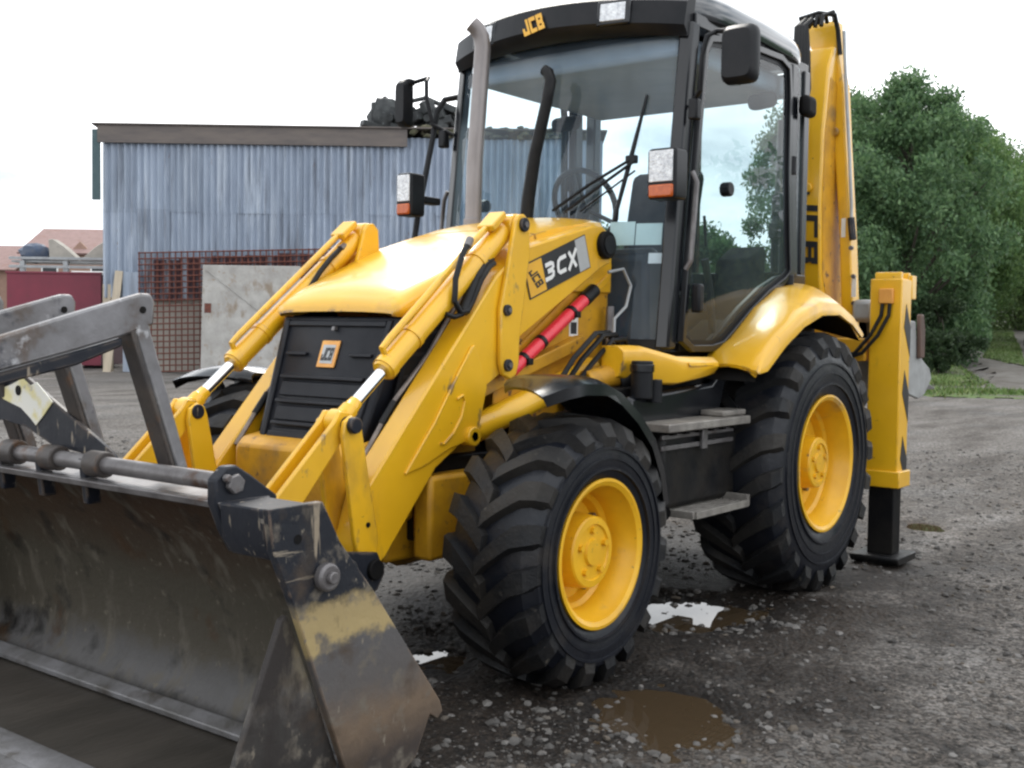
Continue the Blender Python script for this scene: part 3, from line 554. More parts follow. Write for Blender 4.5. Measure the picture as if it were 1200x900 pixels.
# ------------------------------------------------------------------ skip, rack and houses on the left
M['maroon'] = mat('maroon_paint', (.20, .022, .045), (.165, .02, .04), 2, .5, bump=.05, spots=[((.12, .03, .03), 4, .64, .1)])
sk = ything('skip', 'maroon steel container standing left of the shed', 'container', -15.35, 34.8)
mb = MB(); mb.bx(0, 2.85, 0, .06, .15, 2.85); mb.bx(0, 2.85, 2.0, 2.06, .15, 2.85); mb.bx(0, .06, .065, 1.995, .15, 2.85); mb.bx(2.79, 2.85, .065, 1.995, .15, 2.85); mb.bx(0.01, 2.84, .01, 2.05, .1, .148); mb.build('body', M['maroon'], sk)
mb = MB(); mb.bx(-.03, 2.88, -.03, .07, 2.852, 2.92); mb.build('rim', M['maroon'], sk, .01)
for k in range(2): MB().bx(.2+k*2.1, .5+k*2.1, .1, 1.9, 0, .098).build('skid', M['dark'], sk)
M['galvpost'] = mat('galvanised_post', (.40, .42, .43), (.3, .31, .32), 5, .5, metal=.4)
rk = ything('storage_rack', 'grey steel rack of rails and posts behind the maroon container', 'rack', -16.7, 38.5)
for x in (.15, 1.6, 3.2): MB().bx(x, x+.16, 0, .16, 0, 3.45).build('post', M['galvpost'], rk, .01)
for z in (3.2, 3.48): MB().bx(-.2, 3.5, -.03, .0-.002, z, z+.09).build('rail', M['galvpost'], rk, .005)
MB().bx(-.2, 3.5, .17, 1.4, 3.4, 3.46).build('shelf', M['galvpost'], rk)
for i, (x, sx, lab) in enumerate([(1.55, 1, 'left of two pale angled slabs lying on the rack'), (2.65, -1, 'right of two pale angled slabs lying on the rack')]):
    sl = ything('slab', lab, 'slab', -16.7+x, 38.9, 3.465, 'pale slabs on the rack'); q = [(-.45, 0), (.55, 0), (.05, .45), (-.35, .72), (-.5, .7)]
    MB().prism([(a*sx, b) for a, b in q], -.25, .25).build('block', M['concrete'], sl, .02)
tp = ything('tarpaulin', 'blue tarpaulin bundle lying at the left end of the rack', 'tarpaulin', -16.2, 39.0, 3.47)
MB().ball((0, 0, .25), (.55, .4, .32), 14, 6, .16).build('bundle', mat('blue_tarp', (.05, .08, .14), (.09, .11, .15), 5, .6, bump=.5), tp)
vb_ = ything('white_van_body', 'white box body seen between the rack and the maroon container', 'van body', -16.0, 41.5)
MB().bx(0, 2.6, 0, 2, .5, 3.25).build('box', M['whiteprint'], vb_, .04); MB().bx(2.3, 2.45, -.02, 0, 2.5, 3.1).build('frame', M['dark'], vb_)
for k in range(2): MB().cyl((.5+k*1.5, 0.1, .4), (.5+k*1.5, .4, .4), .4, 20).build('wheel', M['dark'], vb_)
def tilemat():
    m = mat('clay_tiles', (.28, .18, .165), (.23, .15, .135), 3, .85, spots=[((.24, .13, .1), 1.5, .58, .15)]); t = m.node_tree; co = N(t, 'ShaderNodeTexCoord'); wv = N(t, 'ShaderNodeTexWave', bands_direction='Z'); wv.inputs['Scale'].default_value = 2.6
    b = N(t, 'ShaderNodeBump'); b.inputs['Strength'].default_value = .5; t.links.new(co.outputs['Object'], wv.inputs[0]); t.links.new(wv.outputs[1], b.inputs['Height']); t.links.new(b.outputs[0], t.nodes['Principled BSDF'].inputs['Normal']); return m
M['tiles'] = tilemat(); M['brick'] = mat('brickwork', (.34, .22, .165), (.28, .18, .14), 4, .9, bump=.2)
def house(s, d, w, dep, eave, ridge, label):
    h = ything('house', label, 'house', s, d)
    MB().prismx([(0, -.1), (dep, -.1), (dep, eave), (dep/2, ridge-.12), (0, eave)], 0, w).build('wall', M['brick'], h)
    rf = poly_quad([(-.25, -.35, eave-.2), (w+.25, -.35, eave-.2), (w+.25, dep/2, ridge), (-.25, dep/2, ridge)], .12, (0, -.5, .8)).build('roof', M['tiles'], h)
    poly_quad([(-.25, dep+.35, eave-.2), (w+.25, dep+.35, eave-.2), (w+.25, dep/2+.14, ridge), (-.25, dep/2+.14, ridge)], .12, (0, .5, .8)).build('roof', M['tiles'], h)
    for k in range(int(w//3.2)):
        fr = MB().bx(1.2+k*3.2, 2.3+k*3.2, -.06, .05, eave-2.2, eave-.9).build('window', M['whiteprint'], h); MB().bx(1.3+k*3.2, 2.2+k*3.2, -.075, -.062, eave-2.1, eave-1.0).build('pane', M['gloss'], fr)
    return h
h = house(-32.0, 75, 13, 8, 6.0, 7.7, 'far brick house with a pink tiled roof left of the shed')
g = MB().prismx([(-1.0, 5.95), (1.0, 5.95), (0, 6.95)], 0, .2).build('gable', M['brick'], h); g.location = (3.6, .3, -.25); g.rotation_euler = (0, 0, R(90))
house(-41.5, 78, 7.6, 8, 5.0, 6.7, 'far house cut by the left edge of the view')

# ================================================================== THE MACHINE  (x forward, y to its left, origin under the rear axle)
LD = thing('backhoe_loader', 'yellow backhoe loader with a black cab roof and lowered front bucket', 'backhoe loader')
SIDES = (1, -1)
WB = 2.167
def Y(s, a, b): return (s*a, s*b)

# ---- wheels
def wheel(cx, cz, yi, yo, Rt, rr, s, nl, lugw, hubr):
    mid = (yi+yo)/2; hw = (yo-yi)/2; sh_ = Rt-.038
    P = lambda pr: [(r, s*y) for r, y in pr]
    H = Rt-rr
    tyre_p = [(rr-.02, yo-.075), (rr+.004, yo-.032), (rr+.02, yo-.022), (rr+H*.22, yo-.006), (rr+H*.42, yo), (rr+H*.60, yo-.008), (sh_-.055, yo-.024), (sh_-.02, yo-.05), (sh_-.004, yo-.09), (sh_, mid)]
    tyre_p += [(r, 2*mid-y) for r, y in tyre_p[-2::-1]]
    wh = MB(); fl = rr
    # rim: flange, well, dish
    rim = [(fl-.03, yi+.05), (fl-.005, yo-.045), (fl+.016, yo-.024), (fl+.018, yo-.012), (fl+.006, yo-.010), (fl-.012, yo-.020), (fl-.022, yo-.055), (fl-.040, yo-.085), (fl-.048, yo-.135), (fl-.064, yo-.15), (fl-.075, yo-.19), (hubr+.10, yo-.20), (hubr+.085, yo-.185), (hubr+.01, yo-.19), (0, yo-.19)]
    wh.lathe(P(rim), (cx, cz), 72)
    o = wh.build('wheel', M['yellow_wheel'], LD, smooth=28)
    ty = MB(); ty.lathe(P(tyre_p), (cx, cz), 96)
    for q in (.30, .52, .72):                      # raised rings on the sidewall
        r0 = rr+H*q*.72; ty.lathe(P([(r0-.008, yo-.012), (r0-.005, yo+.003), (r0+.005, yo+.003), (r0+.008, yo-.012)]), (cx, cz), 96)
    prof = [(r, y) for r, y in tyre_p]
    tr = MB()
    def lug(a0, sd):
        rings = []; K = 9
        for k in range(K+1):
            t = k/K
            if t < .80:
                q = t/.80; y = -sd*.012*1+sd*q*(hw-.055)+(0 if q else 0); r0 = sh_-.012; top = Rt-.006*q
            else:
                q = (t-.80)/.20; y = sd*(hw-.055+.050*math.sin(q*1.45)); r0 = sh_-.012-.085*q; top = Rt-.006-.075*q**1.5
            a = a0+lugw*(t**.85)
            wd = (.030+.012*t)/Rt*(1 if t < .93 else .9); wb = wd*1.38
            out_ = .010*max(0, (t-.8)/.2)
            def pt(r, ang, yy): return (cx+r*math.cos(ang), s*(mid+yy), cz+r*math.sin(ang))
            rings.append([pt(r0, a-wb, y), pt(top, a-wd, y+sd*out_), pt(top, a+wd, y+sd*out_), pt(r0, a+wb, y)])
        tr.loft(rings)
    for k in range(nl):
        lug(2*math.pi*k/nl, 1); lug(2*math.pi*(k+.5)/nl, -1)
    ty.build('tyre', M['rubber'], o, smooth=30); tr.build('tread_lugs', M['tread'], o, smooth=30)['kind'] = 'stuff'
    hb = MB(); hb.lathe(P([(hubr+.012, yo-.195), (hubr+.006, yo-.12), (hubr, yo-.065), (hubr-.006, yo-.058), (hubr-.03, yo-.056), (hubr-.034, yo-.064), (.055, yo-.064), (.05, yo-.052), (.0, yo-.052)]), (cx, cz), 40)
    hb.build('hub', M['yellow_wheel'], o, smooth=30)
    for k in range(5):
        a = 2*math.pi*k/5+.3; p = (cx+hubr*.62*math.cos(a), s*(yo-.064), cz+hubr*.62*math.sin(a)); b = MB().cyl(p, (p[0], s*(yo-.048), p[2]), .014, 6).build('bolt', M['yellow_wheel'], o)
    for k in range(8):
        a = 2*math.pi*k/8+.2; q = hubr+.055; p = (cx+q*math.cos(a), s*(yo-.188), cz+q*math.sin(a)); MB().cyl(p, (p[0], s*(yo-.162), p[2]), .017, 6).build('wheel_nut', M['pipe'], o)
for s in SIDES:
    wheel(WB if s > 0 else WB+.10, .513 if s > 0 else .60, .655 if s > 0 else .62, 1.072 if s > 0 else 1.037, .54, .278, s, 19, .30, .142)
    wheel(0, .687, .59, 1.092, .71, .352, s, 22, .27, .136)

# ---- chassis
mb = MB()
for s in SIDES:
    mb.bx(-1.05, 2.5, *Y(s, .27, .40), .52, .86)
mb.bx(-1.0, 1.7, -.268, .268, .55, .98)
mb.bx(1.95, 2.40, -.266, .266, .62, .92)
mb.build('chassis', M['chassis'], LD, .012)
MB().tube([(0, -.75, .687), (0, -.3, .687), (0, 0, .687), (0, .3, .687), (0, .75, .687)], [.13, .13, .22, .13, .13], 18).build('rear_axle', M['chassis'], LD)
MB().tube([(WB, -.8, .513), (WB, -.25, .50), (WB, 0, .49), (WB, .25, .50), (WB, .8, .513)], [.10, .09, .17, .09, .10], 18).build('front_axle', M['yellow_worn'], LD)
mb = MB(); mb.bx(1.94, 2.62, -.33, .33, .44, .615); mb.bx(2.0, 2.55, .402, .50, .46, .80); mb.bx(2.0, 2.55, -.50, -.402, .46, .80); mb.build('axle_carrier', M['yellow_worn'], LD, .02)
mb = MB(); mb.bx(.35, 1.45, -.55, .55, .5, 1.12); mb.build('transmission', M['dark'], LD, .03)
# nose casting below the grille
mb = MB(); rings = []
for x, hy, z0, z1 in [(2.1, .36, .62, .95), (2.66, .36, .62, .93), (2.80, .345, .65, .905), (2.855, .31, .69, .88)]:
    rings.append([(x, -hy, z0), (x, -hy*.92, z0-.02), (x, hy*.92, z0-.02), (x, hy, z0), (x, hy, z1), (x, hy*.94, z1+.015), (x, -hy*.94, z1+.015), (x, -hy, z1)])
mb.loft(rings).build('nose_casting', M['yellow_worn'], LD, .012)
MB().bx(2.60, 2.70, -.33, .33, .50, .60).build('tow_bracket', M['yellow_worn'], LD, .01)

# ---- bonnet, grille and engine sides
def bonnet_ring(x, hw, ze, cw, zc, zt):
    pts = [(hw, ze), (hw+.004, ze+(zc-ze)*.35), (hw*.97+cw*.03, ze+(zc-ze)*.72), (cw, zc), (cw*.8, zc+(zt-zc)*.45), (cw*.45, zc+(zt-zc)*.85), (0, zt)]
    full = [(x, y, z) for y, z in pts]+[(x, -y, z) for y, z in pts[-2::-1]]
    return full
def bonnet(rows, name):
    mb = MB(); rings = [bonnet_ring(*r) for r in rows]; inner = [[(v[0], v[1]*.96, v[2]-.012) for v in r] for r in rings]
    n = len(rings[0]); mb.loft(rings, closed=False); k = len(mb.v); mb.loft(inner, closed=False)
    m = len(rings)
    for r in (0, m-1):
        for i in range(n-1): mb.f.append((r*n+i, r*n+i+1, k+r*n+i+1, k+r*n+i))
    for r in range(m-1):
        for i in (0, n-1): mb.f.append((r*n+i, (r+1)*n+i, k+(r+1)*n+i, k+r*n+i))
    return mb.build(name, M['yellow'], LD, smooth=50)
bonnet([(2.600, .34, 1.440, .30, 1.452, 1.458), (2.592, .352, 1.437, .312, 1.474, 1.484), (2.555, .362, 1.437, .318, 1.505, 1.518), (2.46, .372, 1.445, .335, 1.550, 1.566), (2.25, .388, 1.475, .365, 1.632, 1.650), (2.03, .402, 1.53, .385, 1.722, 1.745), (1.88, .410, 1.55, .394, 1.772, 1.80), (1.76, .416, 1.56, .398, 1.808, 1.838)], 'bonnet')
bonnet([(1.752, .417, 1.56, .399, 1.811, 1.842), (1.60, .428, 1.56, .404, 1.850, 1.890), (1.35, .434, 1.57, .405, 1.895, 1.935), (1.22, .434, 1.57, .398, 1.905, 1.945), (1.17, .430, 1.57, .375, 1.890, 1.925)], 'rear_cowl')
mb = MB(); mb.bx(1.15, 2.0, -.405, .405, 1.0, 1.545); mb.build('engine_side_panel', M['yellow_worn'], LD, .01)
# sloping front grille
gx = lambda z: 2.566+(1.425-z)*.36           # face leans forward at the bottom
gw = lambda z: .352-(1.425-z)*.09
gr = MB(); rings = []
for z in (1.425, .90):
    rings.append([(gx(z)-.012, -gw(z), z), (gx(z), -gw(z)+.02, z), (gx(z), gw(z)-.02, z), (gx(z)-.012, gw(z), z), (gx(z)-.55, gw(z)+.02, z), (gx(z)-.55, -gw(z)-.02, z)])
grille = gr.loft(rings).build('grille', M['grille'], LD, .008)
def gbar(z0, z1, y0, y1, d0, d1): # a raised or sunk pad on the sloping grille face
    mb = MB(); q = []
    for d in (d0, d1):
        for z in (z0, z1):
            for y in (y0, y1): q.append((gx(z)+d, y, z))
    mb.add(q, [(0, 1, 3, 2), (4, 6, 7, 5), (0, 2, 6, 4), (1, 5, 7, 3), (0, 4, 5, 1), (2, 3, 7, 6)]); return mb
for i in range(2):
    sgn = 1-2*i; mb = MB()
    z0, z1 = .915, 1.412; q = []
    for d in (-.004, .012):
        for z, e in ((z0, gw(z0)), (z1, gw(z1))):
            for y in (e-.062, e-.035): q.append((gx(z)+d, sgn*y, z))
    mb.add(q, [(0, 1, 3, 2), (4, 6, 7, 5), (0, 2, 6, 4), (1, 5, 7, 3), (0, 4, 5, 1), (2, 3, 7, 6)]).build('frame_bar', M['grille'], grille, .004)
gbar(1.385, 1.408, -.285, .285, -.003, .012).build('frame_bar', M['grille'], grille, .004)
gbar(.925, .95, -.235, .235, -.003, .012).build('frame_bar', M['grille'], grille, .004)
gbar(1.345, 1.42, -.335, .335, -.05, -.02).build('grille_shadow_gap', M['dark'], grille)
for z in (1.165, 1.065, .975):
    hw_ = gw(z)-.085
    gbar(z, z+.016, -hw_, hw_, -.004, .020).build('louvre', M['grille'], grille, .005)
    gbar(z-.072, z-.01, -hw_+.01, hw_-.01, -.004, .009).build('louvre_pad', M['grille'], grille, .006)
for y in (-.19, .19): gbar(1.262, 1.275, y-.062, y+.062, -.004, .016).build('louvre', M['grille'], grille, .004)
gbar(1.368, 1.384, -.008, .008, .0, .02).build('latch', M['steel'], grille)
bd = gbar(1.215, 1.325, -.052, .052, .001, .010).build('badge', M['logoorange'], grille, .003)
gbar(1.232, 1.308, -.036, .036, .0085, .0112).build('badge_field', M['greyprint'], bd)
gn = Vector((.36, 0, 1)).normalized(); gup = Vector((-.36, 0, 1)).normalized()
block('JCB', (gx(1.270)+.0122, 0, 1.270), (0, 1, 0), gup, .055, .018, .004, 'lettering', M['blackprint'], bd, shear=.1)
for s in SIDES:      # dark mesh vents behind the grille corner
    MB().prism([(2.50, 1.43), (2.26, 1.46), (2.16, 1.36), (2.26, .935), (2.69, .92)], *Y(s, .352, .372)).build('side_vent', M['dark'], LD, .01)
    mb = MB()
    for k in range(5): mb.add(*(lambda q: (q, [(0, 1, 2, 3)]))([(2.2+.0, s*.3735, 1.0+k*.09), (2.62-.02*k, s*.3735, 1.0+k*.09), (2.62-.02*k, s*.3765, 1.015+k*.09), (2.2, s*.3765, 1.015+k*.09)]))
    mb.build('vent_slats', M['grille'], LD, smooth=0)['kind'] = 'stuff'

# ---- exhaust stack on the bonnet
MB().tube([(1.47, -.2, 1.78), (1.46, -.2, 2.2), (1.425, -.195, 2.65), (1.415, -.195, 2.78), (1.42, -.20, 2.835), (1.435, -.215, 2.875), (1.455, -.235, 2.90)], .041, 20).build('exhaust_stack', M['exhaust'], LD)
MB().tube([(1.47, -.2, 1.80), (1.47, -.2, 1.93)], .046, 18).build('exhaust_collar', M['exhaust'], LD, .004)

# ---- loader arms, levers and rams
YA0, YA1 = .392, .50
arm_poly = [(1.95, 1.725), (2.06, 1.70), (2.15, 1.60), (2.165, 1.50)]
for s in SIDES:
    body = [(1.36, 1.875), (1.44, 1.868), (1.98, 1.728), (2.155, 1.60), (2.90, .79), (2.965, .60), (2.97, .53), (2.94, .475), (2.88, .468), (2.80, .52), (2.52, .83), (2.36, .92), (2.27, .955), (2.22, 1.14), (2.04, 1.235), (2.02, 1.33), (1.36, 1.675), (1.29, 1.70), (1.265, 1.78), (1.29, 1.84)]
    arm = MB().prism(body, *Y(s, YA0, YA1)).build('loader_arm', M['yellow'], LD, .008)
    # raised gusset on the outer face and its pressed slot
    MB().prism([(2.60, .845), (2.70, .825), (2.54, 1.01), (2.40, 1.20), (2.30, 1.32), (2.215, 1.145), (2.27, .957), (2.315, .93), (2.44, .905)], *Y(s, YA1-.002, YA1+.009)).build('gusset', M['yellow'], arm, .004)
    MB().tube([(2.70, s*.503, .825), (2.54, s*.506, 1.01), (2.40, s*.506, 1.20), (2.315, s*.506, 1.31)], .006, 8).build('weld_bead', M['yellow'], arm)
    MB().tube([(2.41, s*.5115, 1.10), (2.375, s*.5115, 1.115), (2.36, s*.5115, 1.09), (2.38, s*.5115, 1.03), (2.43, s*.5115, .965), (2.485, s*.5115, .925), (2.51, s*.5115, .93)], .006, 8).build('pressed_slot', M['yellow'], arm)
    # upright plate carrying the ram pin
    MB().prism([(1.965, 1.845), (2.0, 1.872), (2.035, 1.868), (2.058, 1.84), (2.115, 1.60), (2.150, 1.47), (2.148, 1.24), (2.128, 1.19), (2.08, 1.17), (2.04, 1.19), (2.022, 1.24), (2.018, 1.36), (1.955, 1.70)], *Y(s, YA1+.002, YA1+.026)).build('upright_plate', M['yellow'], arm, .006)
    MB().prism([(1.965, 1.845), (2.0, 1.872), (2.035, 1.868), (2.058, 1.84), (2.13, 1.60), (2.02, 1.56), (1.955, 1.70)], *Y(s, YA0-.026, YA0-.002)).build('inner_plate', M['yellow'], arm, .006)
    for (x, z, r) in ((2.008, 1.826, .030), (2.115, 1.462, .024), (2.105, 1.232, .026)):
        p_ = MB().cyl((x, s*(YA1+.02), z), (x, s*(YA1+.040), z), r, 20).build('pin', M['navy'], arm, .004)
        MB().cyl((x, s*(YA1+.0405), z), (x, s*(YA1+.048), z), r*.45, 6).build('bolt', M['steel'], p_)
    p_ = MB().cyl((1.34, s*(YA1-.02), 1.785), (1.34, s*(YA1+.030), 1.785), .066, 24).build('pivot_pin', M['dark'], arm, .008)
    MB().cyl((1.34, s*(YA1+.031), 1.785), (1.34, s*(YA1+.036), 1.785), .044, 24).build('pin_cap', M['black'], p_, .002)
    p_ = MB().cyl((2.315, s*.49, .945), (2.315, s*.53, .945), .024, 14).build('pin', M['dark'], arm, .004)
    MB().cyl((2.315, s*.36, .945), (2.315, s*.53, .945), .040, 18).build('boss', M['yellow'], arm, .004)
    # tipping lever: a pair of plates from the arm foot up to the ram eye, and the link down to the bucket
    lv = MB(); lp = [(2.88, .50), (2.955, .52), (2.985, .62), (3.045, 1.00), (3.035, 1.045), (3.0, 1.065), (2.965, 1.05), (2.95, 1.01), (2.905, .80), (2.86, .60)]
    lv.prism(lp, *Y(s, .500, .522)); o = lv.build('tipping_lever', M['yellow'], LD, .005)
    MB().prism(lp, *Y(s, .366, .390)).build('lever_plate', M['yellow'], o, .005)
    MB().cyl((2.918, s*.522, .66), (2.918, s*.526, .66), .010, 10).build('grease_hole', M['dark'], o)
    for a, b in ((.395, .415), (.470, .490)):
        MB().prism([(2.965, 1.005), (3.0, .985), (3.04, 1.0), (3.06, 1.04), (3.04, 1.075), (3.0, 1.07), (2.97, 1.05)][::-1] and [(3.055, 1.045), (3.03, 1.08), (2.985, 1.075), (2.965, 1.03), (3.30, .66), (3.40, .60), (3.44, .66), (3.40, .73)], *Y(s, a, b)).build('bucket_link', M['yellow'], LD, .005)
    p_ = MB().cyl((3.0, s*.36, 1.03), (3.0, s*.545, 1.03), .030, 22).build('lever_pin', M['navy'], LD, .004)
    MB().cyl((2.995, s*.412, 1.035), (2.995, s*.472, 1.035), .050, 22).build('ram_eye', M['yellow'], LD, .006)
    # bucket ram
    e0 = Vector((2.995, s*.443, 1.035)); e1 = Vector((2.012, s*.443, 1.822)); dv = (e1-e0).normalized(); dn = Vector((-dv.z, 0, dv.x)); dn = dn if dn.z > 0 else -dn
    at = lambda t, o_=0: e0+dv*t+dn*o_
    MB().tube([at(.0), at(.075), at(.08), at(.115)], [.036, .034, .030, .026], 16).build('ram_rod_end', M['yellow'], LD)
    MB().tube([at(.10), at(.34)], .0235, 18).build('ram_rod', M['chrome'], LD)
    rb = MB().tube([at(.290), at(.300), at(.301), at(.335), at(.336), at(1.18), at(1.21), at(1.25)], [.040, .045, .050, .050, .046, .046, .046, .034], 22).build('bucket_ram', M['yellow'], LD)
    MB().tube([at(.34, .03), at(.345, .07), at(.40, .074), at(1.10, .078), at(1.15, .074), at(1.16, .03)], .0145, 10).build('feed_pipe', M['yellow'], rb)
    for t in (.5, 1.0): MB().tube([at(t-.012), at(t+.012)], .0505, 22).build('clamp_band', M['yellow'], rb)
    MB().box(at(1.185, .075), (.11, .085, .03), Matrix.Rotation(math.atan2(dv.z, -dv.x), 3, 'Y')).build('port_block', M['yellow'], rb, .006)
    MB().cyl((2.012, s*.39, 1.822), (2.012, s*.50, 1.822), .052, 22).build('ram_head', M['yellow'], LD, .006)
    # parallel-lift indicator rod running along the arm
    ir = MB().tube([(2.80, s*.375, .88), (2.64, s*.375, 1.085), (2.44, s*.38, 1.275), (2.28, s*.385, 1.475), (2.2, s*.39, 1.58)], .0105, 8).build('indicator_rod', M['pipe'], LD)
    MB().tube([(2.70, s*.375, 1.008), (2.63, s*.375, 1.092)], .0145, 10).build('rod_sleeve', M['hose'], ir)
    # hoses looping at the top of the arm
    hs_ = [.505]*10 if s > 0 else [.40]*10
    hz = MB().tube([(2.30, s*.470, 1.735), (2.36, s*.485, 1.675), (2.415, s*.50, 1.58), (2.425, s*.505, 1.49), (2.39, s*.505, 1.448), (2.345, s*.505, 1.452), (2.31, s*.505, 1.50), (2.26, s*.505, 1.585), (2.20, s*.50, 1.64), (2.165, s*.495, 1.655)] if s > 0 else [(2.16, -.42, 1.745), (2.24, -.395, 1.70), (2.32, -.385, 1.63), (2.40, -.385, 1.53), (2.42, -.40, 1.46)], .0125, 10).build('hose', M['hose'], LD)
    if s > 0: MB().tube([(2.355, s*.49, 1.45), (2.32, s*.485, 1.50), (2.25, s*.48, 1.60), (2.2, s*.47, 1.655), (2.15, s*.46, 1.67)], .024, 12).build('hose_sleeve', M['hose'], hz)
    if s > 0: MB().tube([(2.46, s*.49, 1.438), (2.42, s*.50, 1.428), (2.38, s*.505, 1.44), (2.36, s*.505, 1.455)], .011, 8).build('hose', M['hose'], LD)
    MB().tube([(2.285, s*.465, 1.748), (2.315, s*.474, 1.715)] if s > 0 else [(2.13, -.425, 1.76), (2.165, -.418, 1.742)], .017, 10).build('hose_fitting', M['steel'], hz)
    # lift ram
    MB().tube([(2.30, s*.443, .945), (2.20, s*.443, .965), (2.19, s*.443, .967)], [.035, .035, .03], 16).build('lift_ram_rod', M['chrome'], LD)
    MB().tube([(2.262, s*.443, .952), (2.25, s*.443, .955), (2.24, s*.443, .957), (1.35, s*.443, 1.20)], [.045, .052, .058, .058], 22).build('lift_ram', M['yellow'], LD)
    MB().prism([(2.21, 1.09), (1.45, 1.30), (1.45, 1.36), (2.21, 1.15)], *Y(s, .41, .47)).build('arm_rail', M['yellow_worn'], LD, .006)
    # red safety strut in the tower slot
    sa = Vector((1.985, s*.452, 1.20)); sb = Vector((1.345, s*.452, 1.575)); d_ = (sb-sa).normalized()
    st = MB().tube([sa, sa+d_*.64], .030, 18).build('safety_strut', M['red'], LD, .003)
    MB().tube([sa+d_*.64, sb], .034, 16).build('strut_cap', M['hose'], st, .003)
    for t in (.10, .25, .52): MB().tube([sa+d_*(t-.011), sa+d_*(t+.011)], .034, 16).build('strut_clip', M['hose'], st)
    for t in (.105, .525): MB().box(sa+d_*t+Vector((0, s*.034, -.01)), (.035, .02, .03)).build('clip_tab', M['hose'], st, .004)
    # loader tower beside the engine
    MB().prism([(2.06, 1.0), (2.06, 1.20), (1.32, 1.66), (1.17, 1.66), (1.17, .90), (1.8, .90)], *Y(s, .406, .417)).build('loader_tower', M['yellow_worn'], LD, .004)
    MB().prism([(1.98, 1.165), (1.20, 1.625), (1.20, 1.665), (1.98, 1.205)][::-1], *Y(s, .4175, .45)).build('tower_ledge', M['yellow'], LD, .004)
MB().bx(2.70, 2.78, -.366, .366, .64, .72).build('arm_cross_tube', M['yellow'], LD, .02)
# decals on the left and right loader arm
for s in SIDES:
    n = Vector((0, s, 0)); cxd, czd = 1.73, 1.667; sl = Vector((-s*.94, 0, s*.335)).normalized() if s > 0 else Vector((.94, 0, -.335)).normalized()
    rd = Vector((-.945, 0, .335)).normalized()*(1 if s > 0 else -1); up = Vector((.30, 0, 1)); up = (up-rd*up.dot(rd)); up.normalize(); yy = s*(YA1+.0025)
    def dq(u0, u1, v0, v1, e, nm, m, par=None):
        c = Vector((1.73, yy+s*e, 1.662)); q = [c+rd*u+up*v for u, v in ((u0, v0), (u1, v0), (u1, v1), (u0, v1))]
        return poly_quad(q, .0012, n).build(nm, m, par or LD, smooth=0)
    dec = dq(-.232, .262, -.079, .079, 0, 'decal', M['blackprint'])
    dq(-.224, -.100, -.072, .072, .0014, 'logo_field', M['logoyellow'], dec)
    dq(.172, .256, -.075, .075, .0014, 'grey_band', M['greyprint'], dec)
    c = Vector((1.73, yy+s*.0032, 1.662))
    PATHS = [[[(0, .88), (.60, .88), (.80, .80), (.82, .66), (.70, .54), (.25, .52)], [(.25, .50), (.70, .48), (.84, .36), (.82, .20), (.62, .12), (0, .12)]],
             [[(1, .87), (.36, .87), (.18, .76), (.14, .5), (.18, .24), (.36, .13), (1, .13)]], [[(.08, 0), (.92, 1)], [(.08, 1), (.92, 0)]]]
    lm = MB(); lift = 0
    for k, ps in enumerate(PATHS):
        for pth in ps:
            P2 = [c+rd*(.036+(k-1)*.090+(a-.5)*.076+.26*(b-.5)*.080)+up*((b-.5)*.080) for a, b in pth]; lft = []; rgt = []
            for i, p_ in enumerate(P2):
                d2 = (P2[min(i+1, len(P2)-1)]-P2[max(i-1, 0)]).normalized(); nn_ = d2.cross(n).normalized()*.0095
                lft.append(p_+nn_+n*(.0012+lift)); rgt.append(p_-nn_+n*(.0012+lift))
            lift += .0003; m_ = len(P2); lm.add(lft+rgt, [(i, i+1, m_+i+1, m_+i) for i in range(m_-1)])
    lm.build('lettering', M['whiteprint'], dec, smooth=0)
    block('JCB', c-rd*.162, (rd*.45-up*.89), (up*.45+rd*.89), .052, .028, .005, 'lettering', M['blackprint'], dec, shear=.35, t=.25)
lb = MB().bx(1.43, 1.50, .4175, .4195, 1.355, 1.475).build('label', M['whiteprint'], LD, label='small white safety label under the red strut')
MB().bx(1.44, 1.49, .4197, .4203, 1.365, 1.42).build('label_print', M['blackprint'], lb)
# loose hoses and pipes beside the loader tower
for k, (dx, dz) in enumerate([(0, 0), (.06, .01), (-.08, -.02)]):
    MB().tube([(1.75+dx, .56, 1.12), (1.66+dx, .60, 1.25+dz), (1.52+dx, .62, 1.36+dz), (1.38+dx, .60, 1.365+dz), (1.29+dx, .57, 1.29+dz), (1.27+dx, .55, 1.12)], .0125, 8).build('hose', M['hose'], LD)
MB().tube([(1.30, .50, 1.66), (1.20, .52, 1.68), (1.16, .54, 1.60), (1.20, .54, 1.50), (1.27, .52, 1.44), (1.28, .52, 1.15)], .008, 8).build('brake_pipe', M['galvpost'], LD)
MB().tube([(1.23, .47, 1.1), (1.23, .47, 1.5)], .02, 8).build('hose_guard', M['steel'], LD)
mb = MB(); mb.cyl((1.60, .58, 1.15), (1.40, .66, 1.19), .055, 14); mb.build('valve_body', M['yellow_worn'], LD, .006)
MB().cyl((1.44, .66, 1.15), (1.40, .70, 1.17), .05, 14).build('valve_cap', M['hose'], LD, .005)
mb = MB().cyl((1.47, .80, 1.08), (1.47, .80, 1.25), .050, 16); mb.build('fluid_bottle', M['black'], LD, .006)
MB().cyl((1.47, .80, 1.20), (1.47, .80, 1.235), .056, 16).build('bottle_cap', M['gloss'], LD, .003)
MB().cyl((1.39, .82, 1.06), (1.39, .82, 1.165), .034, 14).build('fluid_bottle', M['black'], LD, .004)

